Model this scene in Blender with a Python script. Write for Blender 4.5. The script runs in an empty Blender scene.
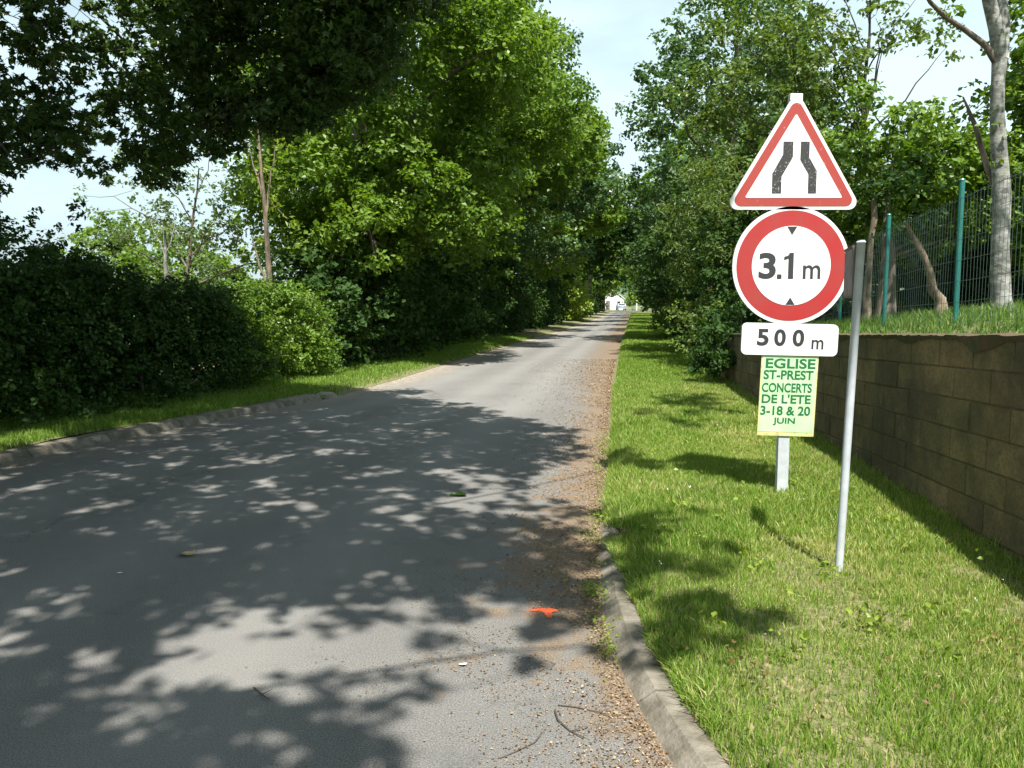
import bpy, math, random
import numpy as np
from mathutils import Vector, Euler

SC = bpy.context.scene
COL = SC.collection
R = np.random.default_rng(7)
random.seed(7)

# ------------------------------------------------------------------ camera
cam_d = bpy.data.cameras.new("camera")
cam = bpy.data.objects.new("camera", cam_d)
COL.objects.link(cam)
SC.camera = cam
PITCH = math.atan(81 / 800)
cam.location = (0, 0, 1.56)
cam.rotation_euler = (math.radians(90) - PITCH, 0, 0)
cam_d.sensor_width = 36
cam_d.lens = 36 * 800 / 1024
cam_d.clip_start = 0.05
cam_d.clip_end = 6000

# ------------------------------------------------------------------ light
SUN = Vector((0.13, -0.51, 1.0)).normalized()
world = bpy.data.worlds.new("World")
SC.world = world
world.use_nodes = True
wn = world.node_tree
wn.nodes.clear()
out = wn.nodes.new("ShaderNodeOutputWorld")
bg = wn.nodes.new("ShaderNodeBackground")
sky = wn.nodes.new("ShaderNodeTexSky")
sky.sky_type = 'NISHITA'
sky.sun_disc = False
sky.sun_elevation = math.asin(SUN.z)
sky.sun_rotation = math.atan2(SUN.x, SUN.y)
sky.air_density = 1.0
sky.dust_density = 2.0
sky.ozone_density = 1.5
tc = wn.nodes.new("ShaderNodeTexCoord")
mp = wn.nodes.new("ShaderNodeMapping")
mp.inputs["Scale"].default_value = (1.0, 1.0, 2.6)
nz = wn.nodes.new("ShaderNodeTexNoise")
nz.inputs["Scale"].default_value = 1.7
nz.inputs["Detail"].default_value = 7
nz.inputs["Roughness"].default_value = 0.55
cr = wn.nodes.new("ShaderNodeValToRGB")
cr.color_ramp.elements[0].position = 0.34
cr.color_ramp.elements[0].color = (0.30, 0.30, 0.30, 1)
cr.color_ramp.elements[1].position = 0.62
cr.color_ramp.elements[1].color = (0.9, 0.9, 0.9, 1)
mx = wn.nodes.new("ShaderNodeMix")
mx.data_type = 'RGBA'
mx.inputs["B"].default_value = (8.0, 10.1, 10.7, 1)
wn.links.new(tc.outputs["Generated"], mp.inputs["Vector"])
wn.links.new(mp.outputs[0], nz.inputs["Vector"])
wn.links.new(nz.outputs["Fac"], cr.inputs[0])
wn.links.new(cr.outputs[0], mx.inputs["Factor"])
wn.links.new(sky.outputs[0], mx.inputs["A"])
wn.links.new(mx.outputs["Result"], bg.inputs[0])
bg.inputs[1].default_value = 0.058
wn.links.new(bg.outputs[0], out.inputs[0])

sun_d = bpy.data.lights.new("sun", 'SUN')
sun_d.energy = 5.0
sun_d.angle = math.radians(0.53)
sun_d.color = (1.0, 0.95, 0.87)
sun = bpy.data.objects.new("sun", sun_d)
sun.rotation_euler = SUN.to_track_quat('Z', 'Y').to_euler()
sun.location = (2, -8, 16)
COL.objects.link(sun)

SC.view_settings.view_transform = 'Standard'
SC.view_settings.look = 'None'
SC.view_settings.exposure = 1.1
SC.view_settings.gamma = 1
SC.render.engine = 'CYCLES'
SC.cycles.max_bounces = 6
SC.cycles.diffuse_bounces = 3
SC.cycles.glossy_bounces = 2
SC.cycles.transmission_bounces = 3
SC.cycles.transparent_max_bounces = 4
SC.cycles.use_denoising = True


# ------------------------------------------------------------------ helpers
def tag(o, label=None, cat=None, group=None, kind=None):
    if label: o["label"] = label
    if cat: o["category"] = cat
    if group: o["group"] = group
    if kind: o["kind"] = kind
    return o


def empty(name, loc=(0, 0, 0), rot=(0, 0, 0)):
    o = bpy.data.objects.new(name, None)
    o.empty_display_size = 0.2
    o.location = loc
    o.rotation_euler = rot
    COL.objects.link(o)
    return o


class Geo:
    """Collects vertices and faces (any polygon size) and links them as one mesh."""
    def __init__(self):
        self.V, self.n, self.F = [], 0, []          # F: (index array N x k, tint N, mat)

    def add(self, V, F, tint=None, mat=0):
        V = np.asarray(V, dtype=np.float64).reshape(-1, 3)
        F = np.asarray(F, dtype=np.int64)
        if F.ndim == 1: F = F[None, :]
        if tint is None: tint = np.full(len(F), 0.5)
        elif np.isscalar(tint): tint = np.full(len(F), float(tint))
        self.F.append((F + self.n, np.asarray(tint, dtype=np.float32), mat))
        self.V.append(V)
        self.n += len(V)

    def box(self, c, s, mat=0, tint=0.5, rot=None, bev=0.0):
        x, y, z = [v / 2 for v in s]
        if bev > 0:
            b = min(bev, x * .9, y * .9, z * .9)
            P = []
            for zz, i in ((-z, b), (-z + b, 0), (z - b, 0), (z, b)):
                P += [(-x + i, -y + i, zz), (x - i, -y + i, zz), (x - i, y - i, zz), (-x + i, y - i, zz)]
            P = np.array(P)
            F = [[3, 2, 1, 0], [12, 13, 14, 15]]
            for k in range(3):
                for j in range(4):
                    a, d = k * 4 + j, k * 4 + (j + 1) % 4
                    F.append([a, d, d + 4, a + 4])
        else:
            P = np.array([(-x, -y, -z), (x, -y, -z), (x, y, -z), (-x, y, -z), (-x, -y, z), (x, -y, z), (x, y, z), (-x, y, z)])
            F = [[3, 2, 1, 0], [4, 5, 6, 7], [0, 1, 5, 4], [1, 2, 6, 5], [2, 3, 7, 6], [3, 0, 4, 7]]
        if rot is not None:
            P = P @ np.array(rot.to_matrix()).T
        self.add(P + np.array(c), F, tint, mat)

    def prism(self, poly, y0, y1, mat=0, tint=0.5):
        """2D polygon (x, z) extruded from y0 (front) to y1 (back); normals outward for CCW seen from -y."""
        n = len(poly)
        P = [(p[0], y0, p[1]) for p in poly] + [(p[0], y1, p[1]) for p in poly]
        base = self.n
        self.V.append(np.array(P, dtype=float)); self.n += 2 * n
        self.F.append((np.array([list(range(n))]) + base, np.array([tint], dtype=np.float32), mat))
        self.F.append((np.array([list(range(2 * n - 1, n - 1, -1))]) + base, np.array([tint], dtype=np.float32), mat))
        S = [[i, i + n, (i + 1) % n + n, (i + 1) % n] for i in range(n)]
        self.F.append((np.array(S) + base, np.full(n, tint, dtype=np.float32), mat))

    def tube(self, path, rad, sides=7, mat=0, tint=0.5, cap=True):
        path = np.asarray(path, float); rad = np.asarray(rad, float) * np.ones(len(path))
        d = np.gradient(path, axis=0)
        d /= np.linalg.norm(d, axis=1)[:, None] + 1e-9
        ref = np.array([0.31, 0.95, 0.05]) if abs(d[0][1]) < .8 else np.array([0.95, 0.1, 0.3])
        a = np.cross(d, ref); a /= np.linalg.norm(a, axis=1)[:, None] + 1e-9
        b = np.cross(d, a)
        t = np.linspace(0, 2 * np.pi, sides, endpoint=False)
        P = path[:, None, :] + rad[:, None, None] * (np.cos(t)[None, :, None] * a[:, None, :] + np.sin(t)[None, :, None] * b[:, None, :])
        m = len(path)
        F = []
        for i in range(m - 1):
            for j in range(sides):
                k = (j + 1) % sides
                F.append([i * sides + j, i * sides + k, (i + 1) * sides + k, (i + 1) * sides + j])
        base = self.n
        self.V.append(P.reshape(-1, 3)); self.n += m * sides
        self.F.append((np.array(F) + base, np.full(len(F), tint, dtype=np.float32), mat))
        if cap:
            self.F.append((np.array([list(range(sides))]) + base, np.array([tint], dtype=np.float32), mat))
            self.F.append((np.array([[(m - 1) * sides + q for q in range(sides - 1, -1, -1)]]) + base, np.array([tint], dtype=np.float32), mat))

    def text(self, s, cx, z0, w, h, y, mat=0, bold=0.0, thick=0.0015, shear=0.0):
        """Lettering fitted to width w and height h; z0 is its baseline."""
        cu = bpy.data.curves.new("t", 'FONT')
        cu.body = s; cu.size = 1; cu.offset = bold; cu.resolution_u = 6; cu.shear = shear
        o = bpy.data.objects.new("t", cu)
        COL.objects.link(o)
        dg = bpy.context.evaluated_depsgraph_get()
        me = bpy.data.meshes.new_from_object(o.evaluated_get(dg))
        P = np.array([v.co[:] for v in me.vertices])
        lo, hi = P.min(0), P.max(0)
        X = (P[:, 0] - (lo[0] + hi[0]) / 2) / (hi[0] - lo[0]) * w + cx
        Z = (P[:, 1] - lo[1]) / (hi[1] - lo[1]) * h + z0
        V = np.stack([X, np.full(len(X), y), Z], 1)
        by = {}
        for p in me.polygons: by.setdefault(len(p.vertices), []).append(list(p.vertices))
        base = self.n
        self.V.append(V); self.n += len(V)
        for k, f in by.items():
            self.F.append((np.array(f) + base, np.full(len(f), .5, dtype=np.float32), mat))
        bpy.data.objects.remove(o); bpy.data.meshes.remove(me); bpy.data.curves.remove(cu)

    def build(self, name, mats, parent=None, smooth=False):
        V = np.concatenate(self.V).astype(np.float32)
        loops = np.concatenate([f.ravel() for f, t, m in self.F]).astype(np.int32)
        tot = np.concatenate([np.full(len(f), f.shape[1]) for f, t, m in self.F]).astype(np.int32)
        start = np.concatenate([[0], np.cumsum(tot)[:-1]]).astype(np.int32)
        mi = np.concatenate([np.full(len(f), m) for f, t, m in self.F]).astype(np.int32)
        ti = np.concatenate([t for f, t, m in self.F]).astype(np.float32)
        me = bpy.data.meshes.new(name)
        me.vertices.add(len(V)); me.vertices.foreach_set("co", V.ravel())
        me.loops.add(len(loops)); me.loops.foreach_set("vertex_index", loops)
        me.polygons.add(len(tot)); me.polygons.foreach_set("loop_start", start)
        me.polygons.foreach_set("material_index", mi)
        at = me.attributes.new("tint", 'FLOAT', 'FACE')
        at.data.foreach_set("value", ti)
        me.update(calc_edges=True)
        me.polygons.foreach_set("use_smooth", np.full(len(tot), bool(smooth)))
        if not isinstance(mats, (list, tuple)): mats = [mats]
        for m in mats: me.materials.append(m)
        o = bpy.data.objects.new(name, me)
        COL.objects.link(o)
        if parent is not None: o.parent = parent
        return o


# ------------------------------------------------------------------ materials
def mat(name):
    m = bpy.data.materials.new(name); m.use_nodes = True
    nt = m.node_tree
    return m, nt, nt.nodes["Principled BSDF"]


def N(nt, t, **kw):
    n = nt.nodes.new(t)
    for k, v in kw.items():
        if k in n.inputs: n.inputs[k].default_value = v
        else: setattr(n, k, v)
    return n


def mixc(nt, fac, a, b, mode='MIX'):
    n = nt.nodes.new("ShaderNodeMix"); n.data_type = 'RGBA'; n.blend_type = mode
    for sock, v in (("Factor", fac), ("A", a), ("B", b)):
        if hasattr(v, "is_output"): nt.links.new(v, n.inputs[sock])
        else: n.inputs[sock].default_value = v if not isinstance(v, tuple) else (v + (1,) if len(v) == 3 else v)
    return n.outputs["Result"]


def ramp(nt, src, stops):
    n = nt.nodes.new("ShaderNodeValToRGB")
    e = n.color_ramp.elements
    while len(e) < len(stops): e.new(0.5)
    for i, (p, c) in enumerate(stops):
        e[i].position = p
        e[i].color = (c, c, c, 1) if not isinstance(c, tuple) else c + (1,)
    nt.links.new(src, n.inputs[0])
    return n.outputs[0]


def noise(nt, scale, detail=4, rough=0.55, vec=None, out="Fac"):
    n = N(nt, "ShaderNodeTexNoise", Scale=scale, Detail=detail, Roughness=rough)
    if vec is None:
        g = nt.nodes.get("geo_pos") or nt.nodes.new("ShaderNodeTexCoord")
        g.name = "geo_pos"
        vec = g.outputs["Object"]
    nt.links.new(vec, n.inputs["Vector"])
    return n.outputs[out]


def bump(nt, bsdf, h, strength=0.4, dist=0.01):
    b = N(nt, "ShaderNodeBump", Strength=strength, Distance=dist)
    nt.links.new(h, b.inputs["Height"]); nt.links.new(b.outputs[0], bsdf.inputs["Normal"])


def math_(nt, op, a, b=0.0, clamp=False):
    n = nt.nodes.new("ShaderNodeMath"); n.operation = op; n.use_clamp = clamp
    for i, v in enumerate((a, b)):
        if hasattr(v, "is_output"): nt.links.new(v, n.inputs[i])
        else: n.inputs[i].default_value = v
    return n.outputs[0]


def leaf_mat(name, c1, c2, trans=0.35, rough=0.42, spec=0.35, tcol=None):
    m, nt, p = mat(name)
    a = N(nt, "ShaderNodeAttribute", attribute_name="tint")
    col = mixc(nt, a.outputs["Fac"], c1, c2)
    nt.links.new(col, p.inputs["Base Color"])
    p.inputs["Roughness"].default_value = rough
    p.inputs["Specular IOR Level"].default_value = spec
    tr = nt.nodes.new("ShaderNodeBsdfTranslucent")
    tc_ = mixc(nt, 1.0, col, tcol or (1.5, 1.45, 0.5), 'MULTIPLY')
    nt.links.new(tc_, tr.inputs[0])
    ms = nt.nodes.new("ShaderNodeMixShader"); ms.inputs[0].default_value = trans
    nt.links.new(p.outputs[0], ms.inputs[1]); nt.links.new(tr.outputs[0], ms.inputs[2])
    nt.links.new(ms.outputs[0], nt.nodes["Material Output"].inputs[0])
    return m


def flat(name, c, rough=0.5, metal=0.0, spec=0.5, var=0.0, vs=8.0, bmp=0.0, bs=60.0, c2=None, lo=.35, hi=.65):
    m, nt, p = mat(name)
    p.inputs["Roughness"].default_value = rough
    p.inputs["Metallic"].default_value = metal
    p.inputs["Specular IOR Level"].default_value = spec
    if var > 0 or c2:
        f = ramp(nt, noise(nt, vs), [(lo, 0.0), (hi, 1.0)])
        d = c2 or tuple(v * (1 - var) for v in c)
        nt.links.new(mixc(nt, f, c, d), p.inputs["Base Color"])
    else:
        p.inputs["Base Color"].default_value = c + (1,)
    if bmp > 0: bump(nt, p, noise(nt, bs, 5), bmp, 0.01)
    return m


M = {}
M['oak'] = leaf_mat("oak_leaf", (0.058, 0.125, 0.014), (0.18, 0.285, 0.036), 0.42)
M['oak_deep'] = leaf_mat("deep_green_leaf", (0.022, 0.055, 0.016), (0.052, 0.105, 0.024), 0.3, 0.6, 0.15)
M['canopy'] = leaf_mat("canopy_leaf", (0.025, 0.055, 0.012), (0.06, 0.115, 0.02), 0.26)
M['bright'] = leaf_mat("maple_and_sunlit_hedge_leaf", (0.055, 0.12, 0.014), (0.16, 0.26, 0.03), 0.35)
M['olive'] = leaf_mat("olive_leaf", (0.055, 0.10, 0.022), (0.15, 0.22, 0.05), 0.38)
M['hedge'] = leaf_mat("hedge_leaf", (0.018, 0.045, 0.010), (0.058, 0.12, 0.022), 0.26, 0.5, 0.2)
M['yellow'] = leaf_mat("yellow_green_leaf", (0.16, 0.24, 0.03), (0.26, 0.34, 0.05), 0.4)
M['pale'] = leaf_mat("pale_feathery_leaf", (0.07, 0.12, 0.05), (0.14, 0.2, 0.08), 0.4)
M['blue'] = leaf_mat("blue_green_leaf", (0.038, 0.09, 0.03), (0.10, 0.18, 0.06), 0.35, 0.38, 0.45)


def bark(name, c1, c2, scale=6, stretch=0.25):
    m, nt, p = mat(name)
    tc_ = nt.nodes.new("ShaderNodeTexCoord"); mp_ = N(nt, "ShaderNodeMapping", Scale=(1, 1, stretch))
    nt.links.new(tc_.outputs["Object"], mp_.inputs[0])
    f = noise(nt, scale, 8, 0.65, mp_.outputs[0])
    nt.links.new(mixc(nt, ramp(nt, f, [(0.38, 0.0), (0.62, 1.0)]), c1, c2), p.inputs["Base Color"])
    p.inputs["Roughness"].default_value = 0.85
    bump(nt, p, noise(nt, scale * 5, 6, 0.7, mp_.outputs[0]), 0.7, 0.02)
    return m


M['bark'] = bark("brown_bark", (0.07, 0.055, 0.04), (0.16, 0.13, 0.10), 9)
M['bark_tan'] = bark("tan_bark", (0.07, 0.055, 0.038), (0.28, 0.22, 0.15), 10)
M['bark_dark'] = bark("dark_bark", (0.03, 0.025, 0.02), (0.07, 0.06, 0.045), 9)

# pale mottled birch-like bark: grey-white with dark patches and green lichen
m, nt, p = mat("pale_mottled_bark")
tc_ = nt.nodes.new("ShaderNodeTexCoord"); mp_ = N(nt, "ShaderNodeMapping", Scale=(1, 1, 1.7))
nt.links.new(tc_.outputs["Object"], mp_.inputs[0])
c0 = mixc(nt, ramp(nt, noise(nt, 5, 8, 0.7, mp_.outputs[0]), [(0.40, 0.0), (0.56, 1.0)]), (0.36, 0.36, 0.34), (0.15, 0.155, 0.14))
c0 = mixc(nt, ramp(nt, noise(nt, 7, 8, 0.75, mp_.outputs[0]), [(0.50, 0.0), (0.60, 1.0)]), c0, (0.09, 0.09, 0.075))
c0 = mixc(nt, ramp(nt, noise(nt, 3, 4, 0.6, mp_.outputs[0]), [(0.58, 0.0), (0.68, 0.6)]), c0, (0.14, 0.18, 0.09))
nt.links.new(c0, p.inputs["Base Color"]); p.inputs["Roughness"].default_value = 0.8
bump(nt, p, noise(nt, 30, 6, 0.7, mp_.outputs[0]), 0.6, 0.012)
M['birch'] = m

# grass blades
def grass_mat(name, g1, g2, straw):
    m, nt, p = mat(name)
    a = N(nt, "ShaderNodeAttribute", attribute_name="tint")
    c = nt.nodes.new("ShaderNodeValToRGB")
    e = c.color_ramp.elements
    e[0].position = 0.0; e[0].color = g1 + (1,)
    e[1].position = 1.0; e[1].color = straw + (1,)
    k = e.new(0.62); k.color = g2 + (1,)
    nt.links.new(a.outputs["Fac"], c.inputs[0])
    nt.links.new(c.outputs[0], p.inputs["Base Color"])
    p.inputs["Roughness"].default_value = 0.5; p.inputs["Specular IOR Level"].default_value = 0.3
    tr = nt.nodes.new("ShaderNodeBsdfTranslucent")
    nt.links.new(mixc(nt, 1.0, c.outputs[0], (1.4, 1.4, 0.6), 'MULTIPLY'), tr.inputs[0])
    ms = nt.nodes.new("ShaderNodeMixShader"); ms.inputs[0].default_value = 0.4
    nt.links.new(p.outputs[0], ms.inputs[1]); nt.links.new(tr.outputs[0], ms.inputs[2])
    nt.links.new(ms.outputs[0], nt.nodes["Material Output"].inputs[0])
    return m


M['grass'] = grass_mat("verge_grass_blades", (0.08, 0.18, 0.02), (0.235, 0.345, 0.055), (0.50, 0.45, 0.22))
M['grass_long'] = grass_mat("long_grass_blades", (0.05, 0.12, 0.02), (0.15, 0.25, 0.05), (0.40, 0.38, 0.2))

# soil under the grass
m, nt, p = mat("verge_soil")
c0 = mixc(nt, noise(nt, 3, 5), (0.085, 0.11, 0.03), (0.15, 0.145, 0.06))
c0 = mixc(nt, ramp(nt, noise(nt, 25, 5), [(0.48, 0.0), (0.62, 0.9)]), c0, (0.24, 0.20, 0.11))
nt.links.new(c0, p.inputs["Base Color"]); p.inputs["Roughness"].default_value = 0.95
bump(nt, p, noise(nt, 40, 6), 0.8, 0.03)
M['soil'] = m

# asphalt with a leaf-strewn gritty shoulder along the right kerb
m, nt, p = mat("worn_asphalt")
fine = noise(nt, 150, 4, 0.75)
mid = noise(nt, 70, 4, 0.65)
big = noise(nt, 0.7, 5, 0.6)
c0 = mixc(nt, ramp(nt, fine, [(0.40, 0.0), (0.60, 1.0)]), (0.075, 0.075, 0.073), (0.25, 0.245, 0.23))
c0 = mixc(nt, ramp(nt, big, [(0.35, 0.0), (0.7, 0.45)]), c0, (0.10, 0.10, 0.098))
c0 = mixc(nt, ramp(nt, mid, [(0.62, 0.0), (0.74, 0.55)]), c0, (0.28, 0.27, 0.24))
tcx = nt.nodes["geo_pos"].outputs["Object"]
dv = nt.nodes.new("ShaderNodeVectorMath"); dv.operation = 'ADD'
nt.links.new(tcx, dv.inputs[0]); nt.links.new(noise(nt, 1.6, 5, 0.7, out="Color"), dv.inputs[1])
vo = nt.nodes.new("ShaderNodeTexVoronoi"); vo.feature = 'DISTANCE_TO_EDGE'; vo.inputs["Scale"].default_value = 0.55
nt.links.new(dv.outputs[0], vo.inputs["Vector"])
crack = math_(nt, 'MULTIPLY', ramp(nt, vo.outputs["Distance"], [(0.0, 1.0), (0.008, 0.0)]), ramp(nt, noise(nt, 0.5, 3), [(0.5, 0.0), (0.6, 0.75)]))
c0 = mixc(nt, crack, c0, (0.045, 0.042, 0.038))
c0 = mixc(nt, ramp(nt, noise(nt, 2.6, 7, 0.75), [(0.56, 0.0), (0.68, 0.35)]), c0, (0.065, 0.065, 0.063))
wt = N(nt, "ShaderNodeAttribute", attribute_name="track")
c0 = mixc(nt, math_(nt, 'MULTIPLY', wt.outputs["Fac"], 0.30), c0, (0.28, 0.275, 0.26))
g_ = N(nt, "ShaderNodeAttribute", attribute_name="grit")
gr = math_(nt, 'ADD', g_.outputs["Fac"], math_(nt, 'MULTIPLY', math_(nt, 'SUBTRACT', noise(nt, 4, 7, 0.75), 0.5), 2.3))
grm = ramp(nt, gr, [(0.42, 0.0), (0.72, 1.0)])
gc = mixc(nt, ramp(nt, noise(nt, 110, 5, 0.7), [(0.38, 0.0), (0.62, 1.0)]), (0.075, 0.052, 0.034), (0.26, 0.20, 0.14))
gc = mixc(nt, ramp(nt, noise(nt, 190, 3, 0.7), [(0.6, 0.0), (0.68, 0.8)]), gc, (0.48, 0.42, 0.32))
c0 = mixc(nt, grm, c0, gc)
w_ = N(nt, "ShaderNodeAttribute", attribute_name="dust")
c0 = mixc(nt, math_(nt, 'MULTIPLY', w_.outputs["Fac"], ramp(nt, noise(nt, 8, 6, 0.7), [(0.35, 0.1), (0.6, 1.0)])), c0, (0.36, 0.31, 0.24))
nt.links.new(c0, p.inputs["Base Color"]); p.inputs["Roughness"].default_value = 0.9
p.inputs["Specular IOR Level"].default_value = 0.25
h = math_(nt, 'ADD', fine, math_(nt, 'MULTIPLY', mid, 0.8))
bump(nt, p, h, 0.75, 0.006)
M['asphalt'] = m

M['kerb'] = flat("kerb_concrete", (0.21, 0.19, 0.155), 0.9, c2=(0.095, 0.085, 0.06), vs=9, bmp=0.8, bs=60)
m, nt, p = mat("mossy_concrete_block")
a = N(nt, "ShaderNodeAttribute", attribute_name="tint")
c0 = mixc(nt, a.outputs["Fac"], (0.165, 0.125, 0.056), (0.30, 0.215, 0.10))
c0 = mixc(nt, ramp(nt, noise(nt, 2.5, 6, 0.65), [(0.42, 0.0), (0.68, 0.8)]), c0, (0.06, 0.07, 0.03))
c0 = mixc(nt, ramp(nt, noise(nt, 45, 5, 0.7), [(0.45, 0.0), (0.7, 0.8)]), c0, (0.075, 0.062, 0.04))
c0 = mixc(nt, ramp(nt, noise(nt, 1.1, 7, 0.7), [(0.45, 0.0), (0.6, 0.7)]), c0, (0.05, 0.042, 0.028))
c0 = mixc(nt, ramp(nt, noise(nt, 6, 5, 0.7), [(0.62, 0.0), (0.7, 0.6)]), c0, (0.24, 0.19, 0.10))
nt.links.new(c0, p.inputs["Base Color"]); p.inputs["Roughness"].default_value = 0.95
bump(nt, p, noise(nt, 55, 6, 0.75), 0.8, 0.012)
M['block'] = m
M['mortar'] = flat("wall_mortar", (0.13, 0.10, 0.05), 0.95, var=0.5, vs=12, bmp=0.5)
M['moss'] = flat("dry_red_moss", (0.10, 0.055, 0.035), 0.95, c2=(0.05, 0.06, 0.02), vs=9, bmp=0.8, bs=50)
M['ground'] = flat("field_ground", (0.09, 0.13, 0.04), 0.95, c2=(0.13, 0.14, 0.06), vs=0.2)
M['hill'] = flat("wooded_hill", (0.035, 0.07, 0.03), 0.95, c2=(0.07, 0.11, 0.045), vs=0.15)

M['sign_white'] = flat("sign_white_face", (0.80, 0.80, 0.78), 0.35, c2=(0.72, 0.73, 0.70), vs=5)
M['sign_red'] = flat("sign_faded_red", (0.60, 0.075, 0.055), 0.4, c2=(0.55, 0.12, 0.09), vs=6)
M['sign_red_disc'] = flat("sign_disc_red", (0.38, 0.026, 0.026), 0.38, c2=(0.33, 0.045, 0.04), vs=5)
M['sign_black'] = flat("sign_black", (0.035, 0.035, 0.04), 0.45)
# black film flaking off the old warning sign
m, nt, p = mat("flaking_black")
f = ramp(nt, noise(nt, 75, 4, 0.7), [(0.60, 0.0), (0.66, 1.0)])
c0 = mixc(nt, f, (0.035, 0.035, 0.035), (0.5, 0.5, 0.48))
nt.links.new(c0, p.inputs["Base Color"]); p.inputs["Roughness"].default_value = 0.5
M['flake'] = m
m, nt, p = mat("flaking_red")
f = ramp(nt, noise(nt, 40, 5, 0.75), [(0.62, 0.0), (0.72, 0.7)])
c0 = mixc(nt, f, (0.34, 0.045, 0.035), (0.75, 0.6, 0.5))
nt.links.new(c0, p.inputs["Base Color"]); p.inputs["Roughness"].default_value = 0.5
M['red_worn'] = m
M['alu'] = flat("sign_back_metal", (0.45, 0.46, 0.47), 0.4, 0.6, var=0.2)
M['galv'] = flat("galvanised_steel", (0.56, 0.60, 0.64), 0.5, 0.1, var=0.18, vs=14)
M['poster'] = flat("pale_green_card", (0.42, 0.73, 0.37), 0.6, c2=(0.52, 0.76, 0.44), vs=5)
M['poster_edge'] = flat("yellowed_card", (0.62, 0.60, 0.26), 0.6, c2=(0.45, 0.33, 0.16), vs=22, lo=.5, hi=.7)
M['poster_ink'] = flat("dark_green_ink", (0.02, 0.14, 0.055), 0.5)
M['fence_green'] = flat("green_fence_paint", (0.015, 0.16, 0.14), 0.4, var=0.2)
M['wire'] = flat("green_wire", (0.05, 0.085, 0.07), 0.4)
M['panel_dark'] = flat("shaded_sign_back", (0.10, 0.085, 0.075), 0.6, c2=(0.22, 0.20, 0.19), vs=9)  # shadow on the face and its pale reflection put into the colour
M['orange'] = flat("orange_road_paint", (0.80, 0.10, 0.02), 0.85, c2=(0.22, 0.15, 0.11), vs=110, lo=.52, hi=.66, bmp=.7, bs=150)
M['white_wall'] = flat("white_render", (0.80, 0.79, 0.76), 0.8, var=0.1)
M['roof'] = flat("pale_roof", (0.5, 0.49, 0.48), 0.8)
M['glass'] = flat("dark_glass", (0.03, 0.04, 0.05), 0.1)
M['car'] = flat("silver_blue_paint", (0.38, 0.42, 0.52), 0.3, 0.3)
M['rubber'] = flat("rubber", (0.02, 0.02, 0.02), 0.8)
M['rim'] = flat("wheel_rim", (0.5, 0.5, 0.5), 0.3, 0.7)
M['lamp_red'] = flat("tail_lamp_red", (0.4, 0.02, 0.02), 0.3)
M['white_paint'] = flat("white_pole_paint", (0.75, 0.75, 0.73), 0.5)
M['dry_leaf'] = leaf_mat("dry_leaf", (0.11, 0.062, 0.03), (0.46, 0.35, 0.22), 0.15, 0.7, 0.2, (1, 1, 1))
M['straw_leaf'] = flat("straw_leaf", (0.42, 0.34, 0.17), 0.8, var=0.3, vs=30)
M['twig'] = flat("dry_twig", (0.07, 0.055, 0.045), 0.9)
M['paper'] = flat("crumpled_paper", (0.75, 0.74, 0.70), 0.8)
M['petal'] = flat("white_petal", (0.8, 0.8, 0.75), 0.7)
M['stone'] = flat("grey_stone", (0.30, 0.27, 0.22), 0.9, var=0.4, vs=14, bmp=0.6)


# ------------------------------------------------------------------ layout curves
LEFT = np.array([(-5.2, -8), (-5.4, 0), (-5.3, 4), (-4.96, 7.62), (-4.61, 8.85), (-4.04, 10.26), (-3.46, 11.85), (-3.0, 13.11), (-2.38, 16.22),
                 (-1.79, 19.85), (-0.98, 24.56), (0.32, 32.17), (2.69, 44.87), (6.79, 69.89), (13.54, 114.46), (19.8, 157.4)])
RIGHT = np.array([(1.4, -8), (1.0, 0), (0.72, 1.6), (0.58, 2.4), (0.5, 2.89), (0.46, 3.4), (0.47, 4.0), (0.54, 4.75), (0.72, 6.24), (1.2, 9.77),
                  (2.04, 16.22), (3.54, 26.67), (6.56, 46.54), (12.23, 83.89), (20.73, 139.93), (23.3, 157.4)])
YS = np.concatenate([np.arange(-8, 20, .25), np.arange(20, 60, 1.0), np.arange(60, 158, 3.0)])
LX = lambda y: np.interp(y, LEFT[:, 1], LEFT[:, 0])
RX = lambda y: np.interp(y, RIGHT[:, 1], RIGHT[:, 0])


def sm(x, k=5):
    xp = np.pad(x, k, mode='edge')
    return np.convolve(xp, np.ones(2 * k + 1) / (2 * k + 1), 'valid')


def wobble(x, y, s=1.0, seed=0):
    """cheap smooth pseudo noise in -1..1"""
    r = np.random.default_rng(seed)
    v = 0
    for i in range(6):
        a, b, c = r.uniform(-1, 1) * s * (1 + i * .7), r.uniform(-1, 1) * s * (1 + i * .7), r.uniform(0, 6.28)
        v = v + np.sin(a * x * 3 + b * y * 3 + c) / (1 + i * .5)
    return v / 2.6


# wall line (inner verge side)
WX = lambda y: 2.80 + 0.1075 * (y - 4.25)
WTOP = lambda y: 1.375 - 0.038 * (y - 4.25)
VZ = 0.12                                            # height of the right verge


def bank_z(x, y):
    u = x - (WX(y) + 0.2)
    t = np.clip((y - 14.5) / 3.5, 0, 1); t = t * t * (3 - 2 * t)
    top = WTOP(y) - 0.05 + 0.13 * np.clip(u, 0, 3)
    slope = VZ + 0.95 * np.clip(u / 3.0, 0, 1)
    return np.where(u < 0, VZ, top * (1 - t) + slope * t)


def verge_z(x, y):
    z = np.where(y < 15.5, VZ + 0.012 * wobble(x, y, 1.0, 3), np.maximum(bank_z(x, y) * (y < 40) + VZ * (y >= 40), VZ))
    e = np.clip((x - RX(y)) / np.interp(y, [5.0, 5.8], [.001, .22]), 0, 1)
    k = np.clip((x - RX(y) - .145) / .12, 0, 1)
    return np.where(y > 5.0, .004 + (z - .004) * e, .052 + (z - .052) * k)


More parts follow.
